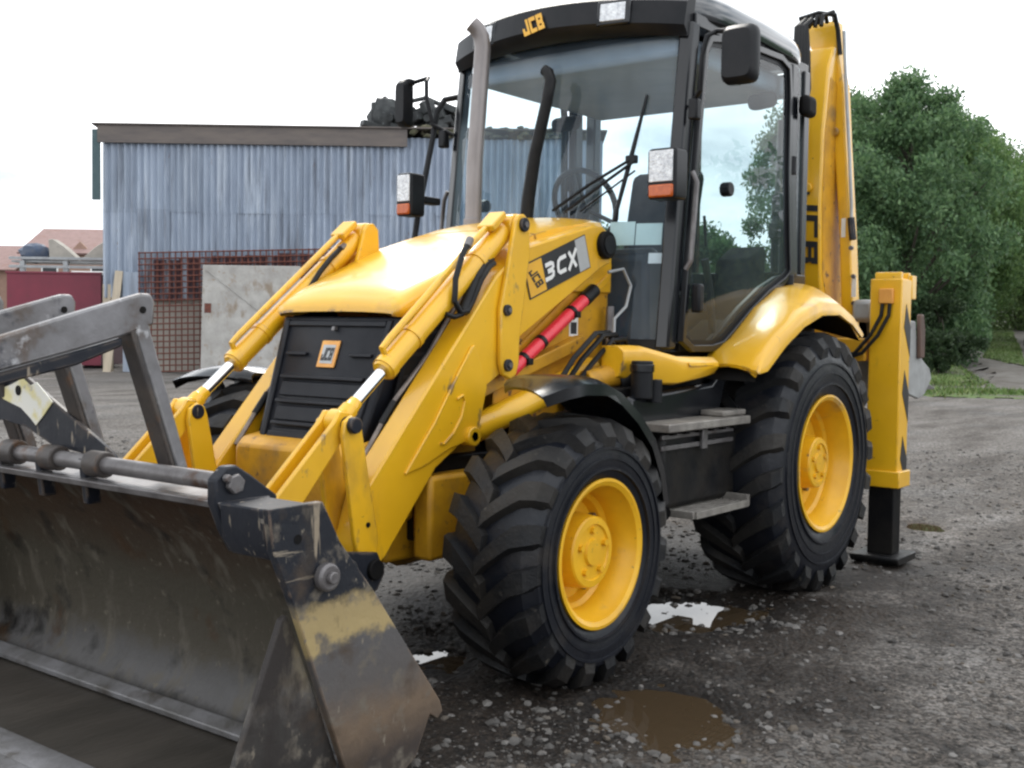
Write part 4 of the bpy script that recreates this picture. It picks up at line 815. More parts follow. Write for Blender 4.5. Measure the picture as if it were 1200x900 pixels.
# ---- front mudguards
for s in SIDES:
    ox_, oz_ = (0, 0) if s > 0 else (.07, -.02)
    prof = [(2.58, 1.165, .33), (2.48, 1.195, .36), (2.36, 1.212, .37), (2.2, 1.208, .37), (2.05, 1.165, .35), (1.90, 1.075, .35), (1.77, .96, .35), (1.67, .82, .34), (1.605, .66, .33)]
    top = []; 
    K = 8; mb = MB(); rings = []
    for i, (x, z, wd) in enumerate(prof):
        a = math.atan2(z-.513, x-WB); ca, sa = math.cos(a), math.sin(a); row = []; yin = .715; x += ox_; z += oz_
        for k in range(K+1):
            q = k/K; y = yin+wd*q if i else yin+wd*q; drop = -.030*abs(2*q-1)**3; xx = x-(.20*(1-q) if i == 0 else (.10*(1-q) if i == 1 else 0))
            row.append((xx+ca*drop, s*y, z+sa*drop))
        row2 = [(v[0]-ca*.012, v[1], v[2]-sa*.012) for v in row[::-1]]
        lip = [(row[-1][0]-ca*.045, row[-1][1]+s*.004, row[-1][2]-sa*.045)]
        rings.append(row+lip+row2)
    mb.loft(rings).build('front_mudguard', M['gloss'], LD, smooth=50, label='glossy black mudguard over the near front wheel' if s > 0 else None)
    MB().tube([(1.95, s*.40, .95), (1.92, s*.74, 1.03)], .022, 10).build('mudguard_bracket', M['dark'], LD)

# ---- rear mudguards
for s in SIDES:
    outer = [(.905, 1.20), (.86, 1.262), (.68, 1.375), (.44, 1.487), (.18, 1.552), (-.06, 1.552), (-.26, 1.49), (-.42, 1.395)]
    inner = [(.80, 1.20), (.72, 1.275), (.56, 1.335), (.28, 1.51), (.02, 1.625), (-.24, 1.668), (-.46, 1.61), (-.60, 1.48)]
    low = [(.895, 1.19), (.815, 1.20), (.62, 1.315), (.40, 1.415), (.17, 1.478), (-.06, 1.485), (-.25, 1.435), (-.395, 1.365)]
    mb = MB(); rings = []
    for (ox, oz), (ix, iz), (lx, lz) in zip(outer, inner, low):
        row = []
        for k in range(7):
            q = k/6; b = .035*math.sin(math.pi*q)
            row.append((ix*(1-q)+ox*q, s*(.735+.352*q), iz*(1-q)+oz*q+b*.9))
        row += [(ox*.985+lx*.015-.004, s*1.1, oz-.012), (lx, s*1.103, lz), (lx-.004, s*1.088, lz-.002), (ox-.006, s*1.078, oz-.03)]
        row += [(v[0]-.004, v[1], v[2]-.016) for v in row[5::-1]]
        rings.append(row)
    mb.loft(rings).build('rear_mudguard', M['yellow'], LD, smooth=45)
    # black wheel-arch liner under it
    lw = MB(); rows = []
    for (ox, oz), (ix, iz) in zip(outer, inner):
        rows.append([(ix-.01, s*.60, iz-.04), (ix*.5+ox*.5-.01, s*.86, (iz+oz)/2-.05), (ox-.012, s*1.075, oz-.05)])
    lw.loft(rows, closed=False); lw.build('arch_liner', M['dark'], LD)

# ---- cab floor sill, steps and tank
for s in SIDES:
    sill = MB(); rings = []
    for x, yo, zt, zb in [(1.50, .72, 1.315, 1.17), (1.43, .735, 1.318, 1.15), (1.36, .75, 1.315, 1.14), (1.30, .80, 1.295, 1.135), (1.22, .865, 1.268, 1.135), (1.0, .885, 1.262, 1.16), (.90, .885, 1.262, 1.175)]:
        rings.append([(x, s*.60, zt), (x, s*(yo-.03), zt), (x, s*yo, zt-.025), (x, s*(yo+.004), (zt+zb)/2), (x, s*(yo-.02), zb+.01), (x, s*(yo-.05), zb), (x, s*.60, zb)])
    sill.loft(rings).build('cab_sill', M['yellow'], LD, .004, smooth=40)
    poly_quad([(1.18, s*.872, 1.240), (.96, s*.888, 1.240), (.96, s*.888, 1.222), (1.18, s*.878, 1.222)], .006, (0, s, 0)).build('sill_crease', M['yellow'], LD, .004)
    MB().prism([(1.60, .98), (1.60, 1.125), (.72, 1.155), (.62, 1.3), (.30, 1.45), (-.6, 1.45), (-.6, .95), (.6, .80), (1.4, .86)], *Y(s, .46, .74)).build('cab_skirt', M['dark'], LD, .01)
    MB().prism([(1.56, .90), (1.56, 1.09), (.80, 1.13), (.72, 1.185), (.62, 1.19), (.74, .90)], *Y(s, .745, .80)).build('skirt_panel', M['gloss'], LD, .02)
    tank = MB().bx(.60, 1.38, *Y(s, .46, .86), .56, .935).build('side_tank', M['chassis'], LD, .03)
    MB().bx(1.36, 1.50, *Y(s, .46, .80), .60, .90).build('tank_end', M['dark'], LD, .02)
    stp = MB(); stp.bx(.70, 1.50, *Y(s, .80, .965), .935, .975); stp.build('upper_step', M['grating'], LD, .006)
    MB().bx(.68, .92, *Y(s, .80, .93), .976, 1.005).build('step_block', M['grating'], LD, .008)
    for z in (.905, .855):
        MB().bx(.72, 1.42, *Y(s, .868, .882), z-.012, z+.010).build('step_rail', M['steel'], LD, .003)
    for k in range(6): MB().bx(1.36-.12*k, 1.325-.12*k, *Y(s, .866, .905), .912, .934).build('rail_bracket', M['dark'], LD)
    MB().bx(1.02, 1.07, *Y(s, .882, .90), .83, .925).build('step_catch', M['steel'], LD, .004)
    mb = MB()
    for k in range(6): mb.bx(.74, 1.27, *Y(s, .80+.031*k, .816+.031*k), .535, .556)
    for k in range(7): mb.bx(.74+.0855*k, .757+.0855*k, *Y(s, .80, .969), .530, .5345)
    mb.bx(.71, .739, *Y(s, .79, .975), .528, .585); mb.bx(1.271, 1.29, *Y(s, .79, .975), .528, .562); mb.bx(.74, 1.27, *Y(s, .9705, .985), .528, .562)
    mb.build('lower_step', M['grating'], LD, .003)
    MB().tube([(1.28, s*.74, .60), (1.36, s*.86, .55)], .04, 10).build('step_hanger', M['dark'], LD)

# ---- cab
def lerp(a, b, t): return tuple(x+(y-x)*t for x, y in zip(a, b))
PXT = [(3.0, .925), (2.9, .94), (2.4, 1.00), (2.0, 1.045), (1.62, 1.085), (1.30, 1.12)]
def px(z):
    zs = [p[0] for p in PXT][::-1]; xs = [p[1] for p in PXT][::-1]; return float(np.interp(z, zs, xs))
def wx(y, z): return px(z)+.13*(1-(y/.72)**2)
# windscreen: one bowed pane
mb = MB(); rows = []
for i in range(13):
    z = 1.335+(2.86-1.335)*i/12; rows.append([(wx(-.69+1.38*k/20, z), -.69+1.38*k/20, z) for k in range(21)])
rows2 = [[(v[0]-.006, v[1], v[2]) for v in r] for r in rows]
mb.loft(rows, closed=False); scr = mb.build('windscreen', M['windscreen'], LD, smooth=60)
for s in SIDES:
    rg_ = [[(px(z)+.035, s*.672, z), (px(z)+.01, s*.735, z), (px(z)-.055, s*.742, z), (px(z)-.06, s*.690, z)] for z in (1.30, 1.62, 2.0, 2.4, 2.88)]
    MB().loft(rg_).build('front_pillar', M['gloss'], LD, .01)
mb = MB(); q0 = [(wx(-.70+1.40*k/16, 1.32)+.012, -.70+1.40*k/16) for k in range(17)]
mb.loft([[(x, y, 1.29) for x, y in q0]+[(x-.10, y, 1.29) for x, y in q0[::-1]], [(x, y, 1.345) for x, y in q0]+[(x-.10, y, 1.345) for x, y in q0[::-1]]]); mb.build('screen_sill', M['black'], LD)
# doors: black ring frames with a pane, rear edge following the mudguard
def ring(outer, inner, y0, y1):
    n = len(outer); vs = []; fs = []
    for y in (y0, y1): vs += [(x, y, z) for x, z in outer]+[(x, y, z) for x, z in inner]
    for i in range(n):
        j = (i+1) % n; fs += [(i, j, n+j, n+i), (2*n+i, 3*n+i, 3*n+j, 2*n+j), (i, 2*n+i, 2*n+j, j), (n+i, n+j, 3*n+j, 3*n+i)]
    return MB().add(vs, fs)
def inset(poly, d):
    n = len(poly); out_ = []; A = sum(poly[i][0]*poly[(i+1) % n][1]-poly[(i+1) % n][0]*poly[i][1] for i in range(n)); sg = 1 if A > 0 else -1
    for i in range(n):
        p0, p1, p2 = Vector(poly[i-1]), Vector(poly[i]), Vector(poly[(i+1) % n]); e1 = (p1-p0).normalized(); e2 = (p2-p1).normalized()
        n1 = Vector((-e1.y, e1.x))*sg; n2 = Vector((-e2.y, e2.x))*sg; b = (n1+n2); b = b/max(.5, b.dot(n1)); out_.append((p1.x+b.x*d, p1.y+b.y*d))
    return out_
door_o = [(1.06, 1.335), (1.03, 1.62), (.985, 2.0), (.94, 2.4), (.89, 2.76), (.84, 2.83), (.70, 2.855), (.35, 2.885), (.02, 2.895), (-.10, 2.86), (-.125, 2.70), (-.13, 2.3), (-.155, 1.95), (-.19, 1.715), (-.10, 1.66), (.10, 1.585), (.32, 1.475), (.52, 1.36), (.62, 1.305), (.75, 1.285), (.95, 1.285)]
for s in SIDES:
    di = inset(door_o, .034)
    dr = ring(door_o, di, *Y(s, .742, .775)).build('cab_door', M['gloss'], LD, .004)
    MB().add([(x, s*.755, z) for x, z in di], [tuple(range(len(di)))]).build('door_glass', M['glass'], dr, smooth=0)
    di2 = inset(door_o, .058); ring(inset(door_o, .032), di2, *Y(s, .7565, .758)).build('glass_border', M['black'], dr)
    hd = MB().box((.97, s*.80, 1.545), (.05, .05, .14)); hd.build('door_handle', M['black'], dr, .012)
    MB().tube([(1.0, s*.775, 2.15), (1.0, s*.80, 2.1), (1.045, s*.80, 1.72), (1.05, s*.775, 1.68)], .012, 8).build('grab_rail', M['steel'], dr)
    for z in (2.32, 1.66): MB().cyl((-.16, s*.76, z-.05), (-.16, s*.76, z+.05), .028, 12).build('hinge', M['black'], dr, .004)
    MB().cyl((.66, s*.757, 2.10), (.66, s*.81, 2.10), .036, 10).build('glass_catch', M['black'], dr, .006)
    MB().tube([(.62, s*.70, 1.38), (.66, s*.70, 1.6), (.72, s*.70, 1.75)], .02, 8).build('inner_pull', M['black'], dr)
    # rear quarter: pillars and its pane
    MB().prism([(-.20, 1.70), (-.155, 2.3), (-.145, 2.88), (-.225, 2.88), (-.235, 2.3), (-.28, 1.70)], *Y(s, .70, .76)).build('middle_pillar', M['gloss'], LD, .008)
    MB().prism([(-.335, 1.66), (-.335, 2.88), (-.41, 2.88), (-.41, 1.6)], *Y(s, .68, .75)).build('rear_pillar', M['gloss'], LD, .008)
    MB().add([(-.235, s*.74, 1.69), (-.37, s*.735, 1.65), (-.37, s*.735, 2.88), (-.235, s*.74, 2.88)], [(0, 1, 2, 3)]).build('quarter_glass', M['glass'], LD, smooth=0)
    MB().prism([(-.2, 1.62), (-.41, 1.62), (-.41, 1.72), (-.2, 1.72)], *Y(s, .70, .752)).build('quarter_sill', M['gloss'], LD, .006)
MB().bx(-.41, -.375, -.679, .679, 1.286, 1.598).build('rear_panel', M['black'], LD, .006)
MB().bx(-.41, -.36, -.679, .679, 2.78, 2.88).build('rear_header', M['gloss'], LD, .008)
MB().bx(-.41, -.36, -.679, .679, 1.60, 1.74).build('rear_sill', M['gloss'], LD, .008)
MB().add([(-.385, -.679, 1.74), (-.385, .679, 1.74), (-.385, .679, 2.78), (-.385, -.679, 2.78)], [(0, 1, 2, 3)]).build('rear_window', M['glass'], LD, smooth=0)
MB().bx(-.408, -.362, -.06, .06, 1.745, 2.775).build('window_divider', M['gloss'], LD, .006)
for s in SIDES:
    MB().bx(-.41, .93, *Y(s, .66, .738), 2.86, 2.925).build('roof_rail', M['gloss'], LD, .006)
    MB().prism([(.98, 1.286), (.98, 1.33), (.70, 1.33), (.55, 1.40), (.33, 1.525), (.10, 1.635), (-.10, 1.70), (-.40, 1.74), (-.40, 1.286)], *Y(s, .685, .715)).build('cab_side_panel', M['black'], LD, .006)
MB().bx(-.358, .93, -.655, .655, 2.73, 2.85).build('headliner', mat('headliner_cloth', (.40, .47, .56), (.34, .41, .50), 6, .9), LD, .03)
# roof: dark shell over a black band, with the bowed visor at the front
mb = MB(); rings = []
def roof_out(k):
    pts = []
    for i in range(56):
        a = 2*math.pi*i/56; c, s_ = math.cos(a), math.sin(a); e = .32
        x = .265+.69*k*math.copysign(abs(c)**e, c); y = .775*k*math.copysign(abs(s_)**e, s_)
        if x > .265: x += .17*(1-(y/.78)**2)*((x-.265)/.69)
        pts.append((x, y))
    return pts
for k, z in [(.99, 2.885), (1.0, 2.90), (1.0, 2.945), (.985, 2.985), (.95, 3.02), (.88, 3.05), (.6, 3.085), (.2, 3.10)]:
    rings.append([(x, y, z+.03*math.sin((x+.6)*1.5)) for x, y in roof_out(k)])
roof = mb.loft(rings).build('cab_roof', M['roofpaint'], LD, smooth=40)
vis = MB(); rings = []
for k in range(25):
    y = -.72+1.44*k/24; xb = wx(y*.96, 2.85); z0 = 2.80+.035*(1-(y/.735)**2); x1 = xb+.045+.085*(1-(y/.735)**2); e = 1 if 0 < k < 24 else .9
    rings.append([(xb-.02, y, z0+.03), (xb+.03, y, z0), (x1-.02, y, z0+.015), (x1+.01*e, y, z0+.05), (x1-.015, y, z0+.165), (x1-.06, y, z0+.195), (xb-.05, y, z0+.19)])
visor = vis.loft(rings).build('roof_visor', M['black'], LD, smooth=40)
def vface(y, z): return wx(y*.96, 2.85)+.045+.085*(1-(y/.735)**2)+.008-.022*((z-2.85)/.11)
for y in (.40, -.40):
    n = Vector((1, .45*y, .12)).normalized(); c = Vector((vface(y, 2.93)+.002, y, 2.925)); rt = Vector((0, 0, 1)).cross(n).normalized(); up = n.cross(rt)
    q = lambda w_, h_, c_: [c_+rt*a*w_+up*b*h_ for a, b in ((-1, -1), (1, -1), (1, 1), (-1, 1))]
    wl = poly_quad(q(.088, .062, c-n*.03), .045, n).build('work_lamp', M['gloss'], LD, .008)
    poly_quad(q(.066, .044, c+n*.0155), .006, n).build('lamp_lens', M['lens'], wl, .004)
block('JCB', (vface(-.03, 2.915)+.020, -.03, 2.915), (.02, 1, .20), (-.2, -.2, 1), .092, .040, .006, 'logo', M['logoyellow'], visor, shear=-.25, t=.33, v=.25)
# front lamps on the pillars
for s in SIDES:
    ow = .88 if s > 0 else .845; lp_ = MB(); lp_.prismx([(s*.735, 1.985), (s*(ow-.005), 1.985), (s*ow, 2.01), (s*ow, 2.20), (s*(ow-.01), 2.215), (s*.74, 2.215), (s*.73, 2.20), (s*.73, 2.01)], 1.235, 1.345); lo = lp_.build('front_lamp', M['black'], LD, .010)
    MB().bx(1.3455, 1.352, *Y(s, .742, ow-.014), 2.062, 2.204).build('headlamp_lens', M['lens'], lo, .006)
    MB().bx(1.30, 1.356, *Y(s, .742, ow-.012), 1.992, 2.05).build('indicator_lens', M['amber'], lo, .008)
    MB().bx(1.10, 1.235, *Y(s, .735, .80), 2.06, 2.10).build('lamp_bracket', M['black'], lo, .008)
    # mirror and its bent arm
    ar = MB().tube([(.99, s*.745, 2.46), (1.06, s*.84, 2.52), (1.09, s*.86, 2.66), (1.075, s*.875, 2.76), (1.03, s*.90, 2.79), (1.04, s*1.0, 2.775), (1.05, s*1.05, 2.765)], .012, 10).build('mirror_arm', M['black'], LD)
    mr = MB(); rings = []
    for x, k in ((1.04, .80), (1.065, .97), (1.10, 1.0), (1.115, .98), (1.116, .93)):
        rings.append([(x, s*1.045+(.088 if s > 0 else .040)*k*math.copysign(abs(math.cos(a))**.35, math.cos(a)), 2.655+.135*k*math.copysign(abs(math.sin(a))**.35, math.sin(a))) for a in [2*math.pi*i/28 for i in range(28)]])
    mo = mr.loft([[(2.155-v[0], v[1], v[2]) for v in r] for r in rings]).build('wing_mirror', M['black'], LD, smooth=45)
    MB().bx(1.0375, 1.038, s*1.045-(.076 if s > 0 else .03), s*1.045+(.076 if s > 0 else .03), 2.54, 2.77).build('mirror_glass', M['chrome'], mo)
    MB().box((1.055, s*1.03, 2.775), (.05, .06, .035)).build('mirror_clamp', M['black'], mo, .006)
    MB().box((1.02, s*.79, 2.44), (.05, .05, .10)).build('arm_clamp', M['black'], ar, .01)
    # dark rear lamp pod on the middle pillar
    MB().bx(-.34, -.20, *Y(s, .765, .83), 2.60, 2.72).build('rear_lamp_pod', M['dark'], LD, .03, seg=3); MB().box((.02, s*.66, 2.66), (.22, .10, .09), Matrix.Rotation(.25, 3, 'Y')).build('cab_heater_pod', M['dark'], LD, .035, seg=3)
# grab rail on the far side
MB().tube([(1.19, -.85, 1.86), (1.16, -.85, 2.02), (1.05, -.85, 2.43), (1.01, -.85, 2.60), (.97, -.83, 2.67), (.93, -.76, 2.685)], .017, 10).build('grab_rail', M['black'], LD)
# wiper and washer arms in front of the screen
def wsp(y, z, o=.02): return (wx(y, z)+o, y, z)
pv = (1.20, .02, 1.97)
MB().tube([wsp(.10, 1.98, .03), wsp(.30, 2.10, .035), wsp(.50, 2.215, .03)], .008, 8).build('wiper_arm', M['black'], LD)
MB().tube([wsp(.17, 1.97, .03), wsp(.34, 2.08, .035), wsp(.51, 2.20, .03)], .008, 8).build('wiper_arm', M['black'], LD)
MB().tube([wsp(.25, 1.97, .02), wsp(.52, 2.16, .02)], .005, 6).build('washer_pipe', M['black'], LD)
MB().tube([wsp(.43, 1.92, .012), wsp(.49, 2.22, .014), wsp(.545, 2.53, .012)], [.010, .013, .007], 6).build('wiper_blade', M['black'], LD)
MB().box(wsp(.50, 2.215, .022), (.03, .06, .04)).build('wiper_knuckle', M['black'], LD, .006)
MB().tube([(1.235, -.045, 1.90), (1.235, -.03, 2.05), (1.24, .01, 2.26), (1.24, .08, 2.52), (1.24, .10, 2.62), (1.24, .085, 2.66), (1.24, .06, 2.675)], [.034, .034, .032, .030, .030, .029, .027], 16).build('intake_pipe', M['hose'], LD)
# papers taped inside the screen
for (y0, y1, z0, z1) in ((.40, .525, 1.80, 1.915), (.53, .655, 1.80, 1.905)):
    MB().add([(wx(y0, z0)-.012, y0, z0), (wx(y1, z0)-.012, y1, z0), (wx(y1, z1)-.012, y1, z1), (wx(y0, z1)-.012, y0, z1)], [(0, 1, 2, 3)]).build('taped_paper', M['paper'], LD, smooth=0)
MB().add([(wx(.60, 1.71)-.011, .60, 1.71), (wx(.67, 1.71)-.011, .67, 1.71), (wx(.67, 1.76)-.011, .67, 1.76), (wx(.60, 1.76)-.011, .60, 1.76)], [(0, 1, 2, 3)]).build('sticker', M['whiteprint'], LD, smooth=0)
# inside the cab
MB().bx(-.41, 1.06, -.68, .68, 1.25, 1.285).build('cab_floor', M['dark'], LD)
MB().prism([(1.10, 1.285), (1.12, 1.75), (1.02, 1.80), (.90, 1.70), (.88, 1.285)], -.35, .60).build('dashboard', M['black'], LD, .03)
sw = MB(); cx_, cz_ = .80, 2.03; ring_ = []
for k in range(29):
    a = 2*math.pi*k/28; ring_.append((.80+.085*math.sin(a), .02+.19*math.cos(a), 2.05+.175*math.sin(a)))
sw.tube(ring_, .016, 8, False); swo = sw.build('steering_wheel', M['hose'], LD)
for a in (-.6, 1.57, 3.7): MB().tube([(.80, .02, 2.03), (.80+.085*math.sin(a), .02+.19*math.cos(a), 2.05+.175*math.sin(a))], .012, 6).build('spoke', M['hose'], swo)
MB().tube([(.80, .02, 2.04), (.95, .02, 1.70)], .035, 12).build('steering_column', M['black'], LD)
MB().bx(-.02, .46, -.25, .25, 1.62, 1.74).build('seat_cushion', M['cloth'], LD, .04)
MB().prism([(-.02, 1.70), (.08, 1.70), (-.06, 2.32), (-.14, 2.34), (-.16, 2.28)], -.23, .23).build('seat_back', M['cloth'], LD, .04)
MB().bx(.05, .40, -.18, .18, 1.285, 1.615).build('seat_base', M['dark'], LD, .02)
for y in (-.42, .42): MB().prism([(-.35, 1.285), (-.10, 1.285), (-.14, 1.80), (-.34, 1.90)], y-.12, y+.12).build('rear_console', M['cloth'], LD, .03)
for y in (-.16, 0, .16): MB().tube([(-.30, y, 1.90), (-.27, y, 2.08)], .009, 6).build('control_lever', M['black'], LD)

# ---- rear frame, stabiliser legs and digging gear
mb = MB(); mb.bx(-1.02, -.93, -.92, .92, .62, .80); mb.bx(-1.02, -.93, -.92, .92, 1.22, 1.36); mb.bx(-1.018, -.932, -.3, -.2, .802, 1.218); mb.bx(-1.018, -.932, .2, .3, .802, 1.218); mb.build('rear_frame', M['yellow_worn'], LD, .01)
for s in SIDES:
    sy = lambda a, b: Y(s, a, b)
    leg = MB(); leg.bx(-1.12, -.95, *sy(.935, 1.130), .50, 1.72); sl = leg.build('stabiliser', M['yellow'], LD, .008)
    MB().bx(-1.135, -.935, *sy(.92, 1.150), .46, .56).build('collar', M['yellow'], sl, .006)
    for x in (-.975, -1.11):
        MB().prism([(x-.02, 1.70), (x+.02, 1.70), (x+.02, 1.745), (x+.012, 1.76), (x-.012, 1.76), (x-.02, 1.745)], *sy(.96, 1.12)).build('lug', M['yellow'], sl, .004)
    MB().prism([(-1.12, 1.60), (-1.20, 1.60), (-1.20, 1.745), (-1.12, 1.745)], *sy(1.06, 1.132)).build('lug', M['yellow'], sl, .006)
    il = MB().bx(-1.10, -.965, *sy(.955, 1.11), .05, .498).build('inner_leg', M['dark'], sl, .006)
    MB().prism([(-1.20, .03), (-1.18, .0), (-.90, .0), (-.87, .03), (-.87, .05), (-1.20, .05)], *sy(.88, 1.18)).build('foot_pad', M['chassis'], sl, .008)
    # hazard chevrons printed on the outer face
    for k in range(3):
        z = 1.53-.40*k; q = [(-1.03, s*1.1305, z+.04), (-1.116, s*1.1305, z-.10), (-1.116, s*1.1305, z-.28), (-1.0, s*1.1305, z-.10)]
        poly_quad(q, .0015, (0, s, 0)).build('chevron', M['blackprint'], sl, smooth=0)
    MB().bx(-.948, -.915, *sy(1.0, 1.085), 1.57, 1.66).build('valve_block', M['logoorange'], sl, .006)
    for k in (0, 1):
        y = 1.02+.045*k; MB().tube([(-.93, s*y, 1.575), (-.928, s*(y-.005), 1.50), (-.91, s*(y-.06), 1.38), (-.90, s*(y-.15), 1.27), (-.91, s*(y-.30), 1.22)], .012, 8).build('stabiliser_hose', M['hose'], sl)
# sliding carriage and king post, set over to the left
MB().bx(-1.12, -1.03, .15, .80, .58, 1.46).build('carriage', M['yellow_worn'], LD, .012)
mb = MB(); mb.bx(-1.38, -1.125, .36, .68, 1.10, 1.22); mb.bx(-1.38, -1.125, .36, .68, .66, .78); mb.cyl((-1.28, .52, .6), (-1.28, .52, 1.3), .085, 18); mb.build('king_post', M['yellow_worn'], LD, .01)
# boom
bm = MB().prism([(-1.36, 1.02), (-1.20, 1.20), (-1.02, 1.72), (-.985, 2.20), (-1.0, 2.66), (-1.06, 3.05), (-1.14, 3.20), (-1.24, 3.22), (-1.32, 3.10), (-1.38, 2.60), (-1.46, 1.9), (-1.46, 1.2)], .375, .585).build('boom', M['yellow'], LD, .012)
MB().prism([(-1.28, 1.30), (-1.05, 1.75), (-1.02, 2.2), (-1.03, 2.62), (-1.10, 3.0), (-1.30, 2.95), (-1.36, 2.6), (-1.43, 1.9), (-1.42, 1.4)], .5852, .5885).build('boom_side_plate', M['yellow_worn'], bm, .002, label='brownish yellow side plate of the boom')  # side plate in a darker, browner yellow than the boom
for z in (2.30,): MB().cyl((-.985, .505, z), (-.965, .505, z), .028, 14).build('boss', M['yellow'], bm, .004)
block('JCB', (-.9905, .520, 2.06), (-.055, 0, -1), (0, 1, 0), .105, .14, .024, 'lettering', M['blackprint'], bm, shear=.1)
# dipper folded up behind the boom
dp_ = MB(); rings = []
for z, x0, y0, y1 in [(1.28, -1.20, .665, .765), (1.55, -1.20, .655, .762), (2.0, -1.20, .63, .735), (2.6, -1.20, .575, .685), (2.95, -1.20, .475, .66), (3.20, -1.18, .415, .62), (3.33, -1.18, .375, .61), (3.38, -1.2, .38, .60)]:
    rings.append([(x0, y0, z), (x0, y1-.03, z), (x0-.12, y1-.03, z), (x0-.12, y0, z)])
dip = dp_.loft(rings).build('dipper', M['yellow'], LD, .010)
MB().tube([(-1.19, .628, 3.30), (-1.19, .655, 2.9), (-1.19, .688, 2.5), (-1.19, .708, 2.20), (-1.185, .715, 2.02)], .011, 8).build('dipper_pipe', M['galvpost'], dip)
MB().tube([(-1.186, .709, 2.12), (-1.185, .727, 1.98)], .024, 8).build('pipe_clamp', M['navy'], dip)
for z, y in ((2.67, .585), (3.15, .515)): MB().cyl((-1.20, y, z), (-1.165, y, z), .030, 14).build('boss', M['yellow_worn'], dip, .006)
for z, y in ((1.93, .715), (1.75, .735), (1.58, .742)): MB().cyl((-1.20, y, z), (-1.18, y, z), .014, 10).build('bolt', M['steel'], dip)
for z, y in ((2.06, .655), (1.68, .735)): MB().bx(-1.199, -1.197, y-.012, y+.016, z-.06, z+.06).build('sticker', M['whiteprint'], dip)
# black hoses at the boom head
for k, (a, b) in enumerate([(0, 0), (.03, .03), (.06, -.02), (.09, .02)]):
    MB().tube([(-1.0, .44+a*.6, 3.34+b*.3), (-.95, .42+a*.6, 3.30), (-.92, .43+a*.8, 3.12), (-.90, .44+a*.9, 2.90), (-.89, .42+a*.9, 2.74+b), (-.93, .38+a*.6, 2.62+b)], .021, 10).build('boom_hose', M['hose'], bm)
for k in range(4):
    MB().tube([(-1.15, .43+.05*k, 3.36), (-1.10, .44+.05*k, 3.395+.01*(k % 2)), (-1.02, .45+.035*k, 3.37), (-.99, .44+.04*k, 3.30)], .014, 8).build('head_hose', M['hose'], bm)
MB().tube([(-1.02, .40, 3.37), (-1.04, .52, 3.395), (-1.10, .60, 3.385), (-1.16, .60, 3.30), (-1.17, .615, 3.15)], .016, 8).build('head_hose', M['hose'], bm)
MB().box((-.93, .43, 2.60), (.05, .13, .06)).build('hose_clamp', M['navy'], bm, .01)
# digger rams beside the cab
for x, y in ((-.80, .44), (-.86, .36)):
    MB().tube([(x, y, 1.35), (x, y, 2.25)], .038, 14).build('boom_ram', M['hose'], LD); MB().tube([(x, y, 2.25), (x-.02, y, 2.72)], .022, 12).build('boom_ram_rod', M['pipe'], LD)
MB().box((-.80, .43, 2.02), (.09, .16, .10)).build('hose_bracket', M['dark'], LD, .01)
# digging bucket folded behind
db = MB(); dpoly = [(-1.5, 1.5), (-2.21, 1.48), (-2.26, 1.28), (-2.40, 1.20), (-2.55, 1.14), (-2.60, 1.07), (-2.46, .96), (-2.32, .93), (-2.12, .97), (-1.9, 1.06), (-1.5, 1.2)]
db.prism(dpoly, .42, .45); db.prism(dpoly, .77, .80)
back = [(-1.5, 1.5), (-2.21, 1.48), (-2.26, 1.28), (-2.40, 1.20), (-2.55, 1.14), (-2.60, 1.07), (-2.46, .96)]
db.loft([[(x, .451, z) for x, z in back]+[(x+.02, .451, z+.02) for x, z in back[::-1]], [(x, .769, z) for x, z in back]+[(x+.02, .769, z+.02) for x, z in back[::-1]]])
dbo = db.build('digging_bucket', mat('scoured_steel', (.40, .41, .41), (.28, .28, .28), 6, .5, metal=.2, bump=.2, spots=[((.2, .17, .15), 5, .6, .12)]), LD, .006, label='pale scoured digging bucket behind the stabiliser leg')
for k in range(4): MB().prism([(-2.55, 1.04), (-2.72, 1.0), (-2.73, .985), (-2.50, .99)], .43+.098*k, .49+.098*k).build('bucket_tooth', M['steel'], dbo, .004)
MB().prism([(-2.24, 1.22), (-2.22, 1.53), (-2.30, 1.53), (-2.34, 1.42), (-2.34, 1.22)], .801, .83).build('bucket_linkage', mat('brown_link', (.13, .075, .055), (.08, .055, .045), 6, .7), LD, .01)
MB().bx(-1.25, -1.1, .76, .90, 1.46, 1.60).build('spool_valve', M['galvpost'], LD, .03)

# ---- front bucket
BK = MB(); bw = 1.085
bk = [(3.86, .885), (3.74, .84), (3.60, .68), (3.50, .48), (3.47, .30), (3.49, .17), (3.555, .095), (3.60, .075)]      # inside of the mouldboard
bo = [(x-.028, z-.006) for x, z in bk]
prof = bk+bo[::-1]
bucket = BK.prism(prof, -bw, bw).build('front_bucket', M['interior'], LD, smooth=50)
MB().prism([(3.60, .070), (4.17, .062), (4.17, .042), (3.58, .036)], -bw, bw).build('bucket_floor', M['floorsteel'], bucket, .004)
MB().prism([(3.565, .112), (3.575, .124), (3.622, .100), (3.618, .078), (3.60, .077)], -bw+.004, bw-.004).build('seam_bar', M['seam'], bucket, .004)
MB().prism([(4.0, .066), (4.02, .080), (4.12, .078), (4.14, .0635)], -bw+.002, bw-.002).build('wear_plate', M['seam'], bucket, .004)
MB().prism([(4.14, .082), (4.26, .060), (4.26, .050), (4.14, .0645)], -bw-.02, bw+.02).build('cutting_edge', M['seam'], bucket, .003)
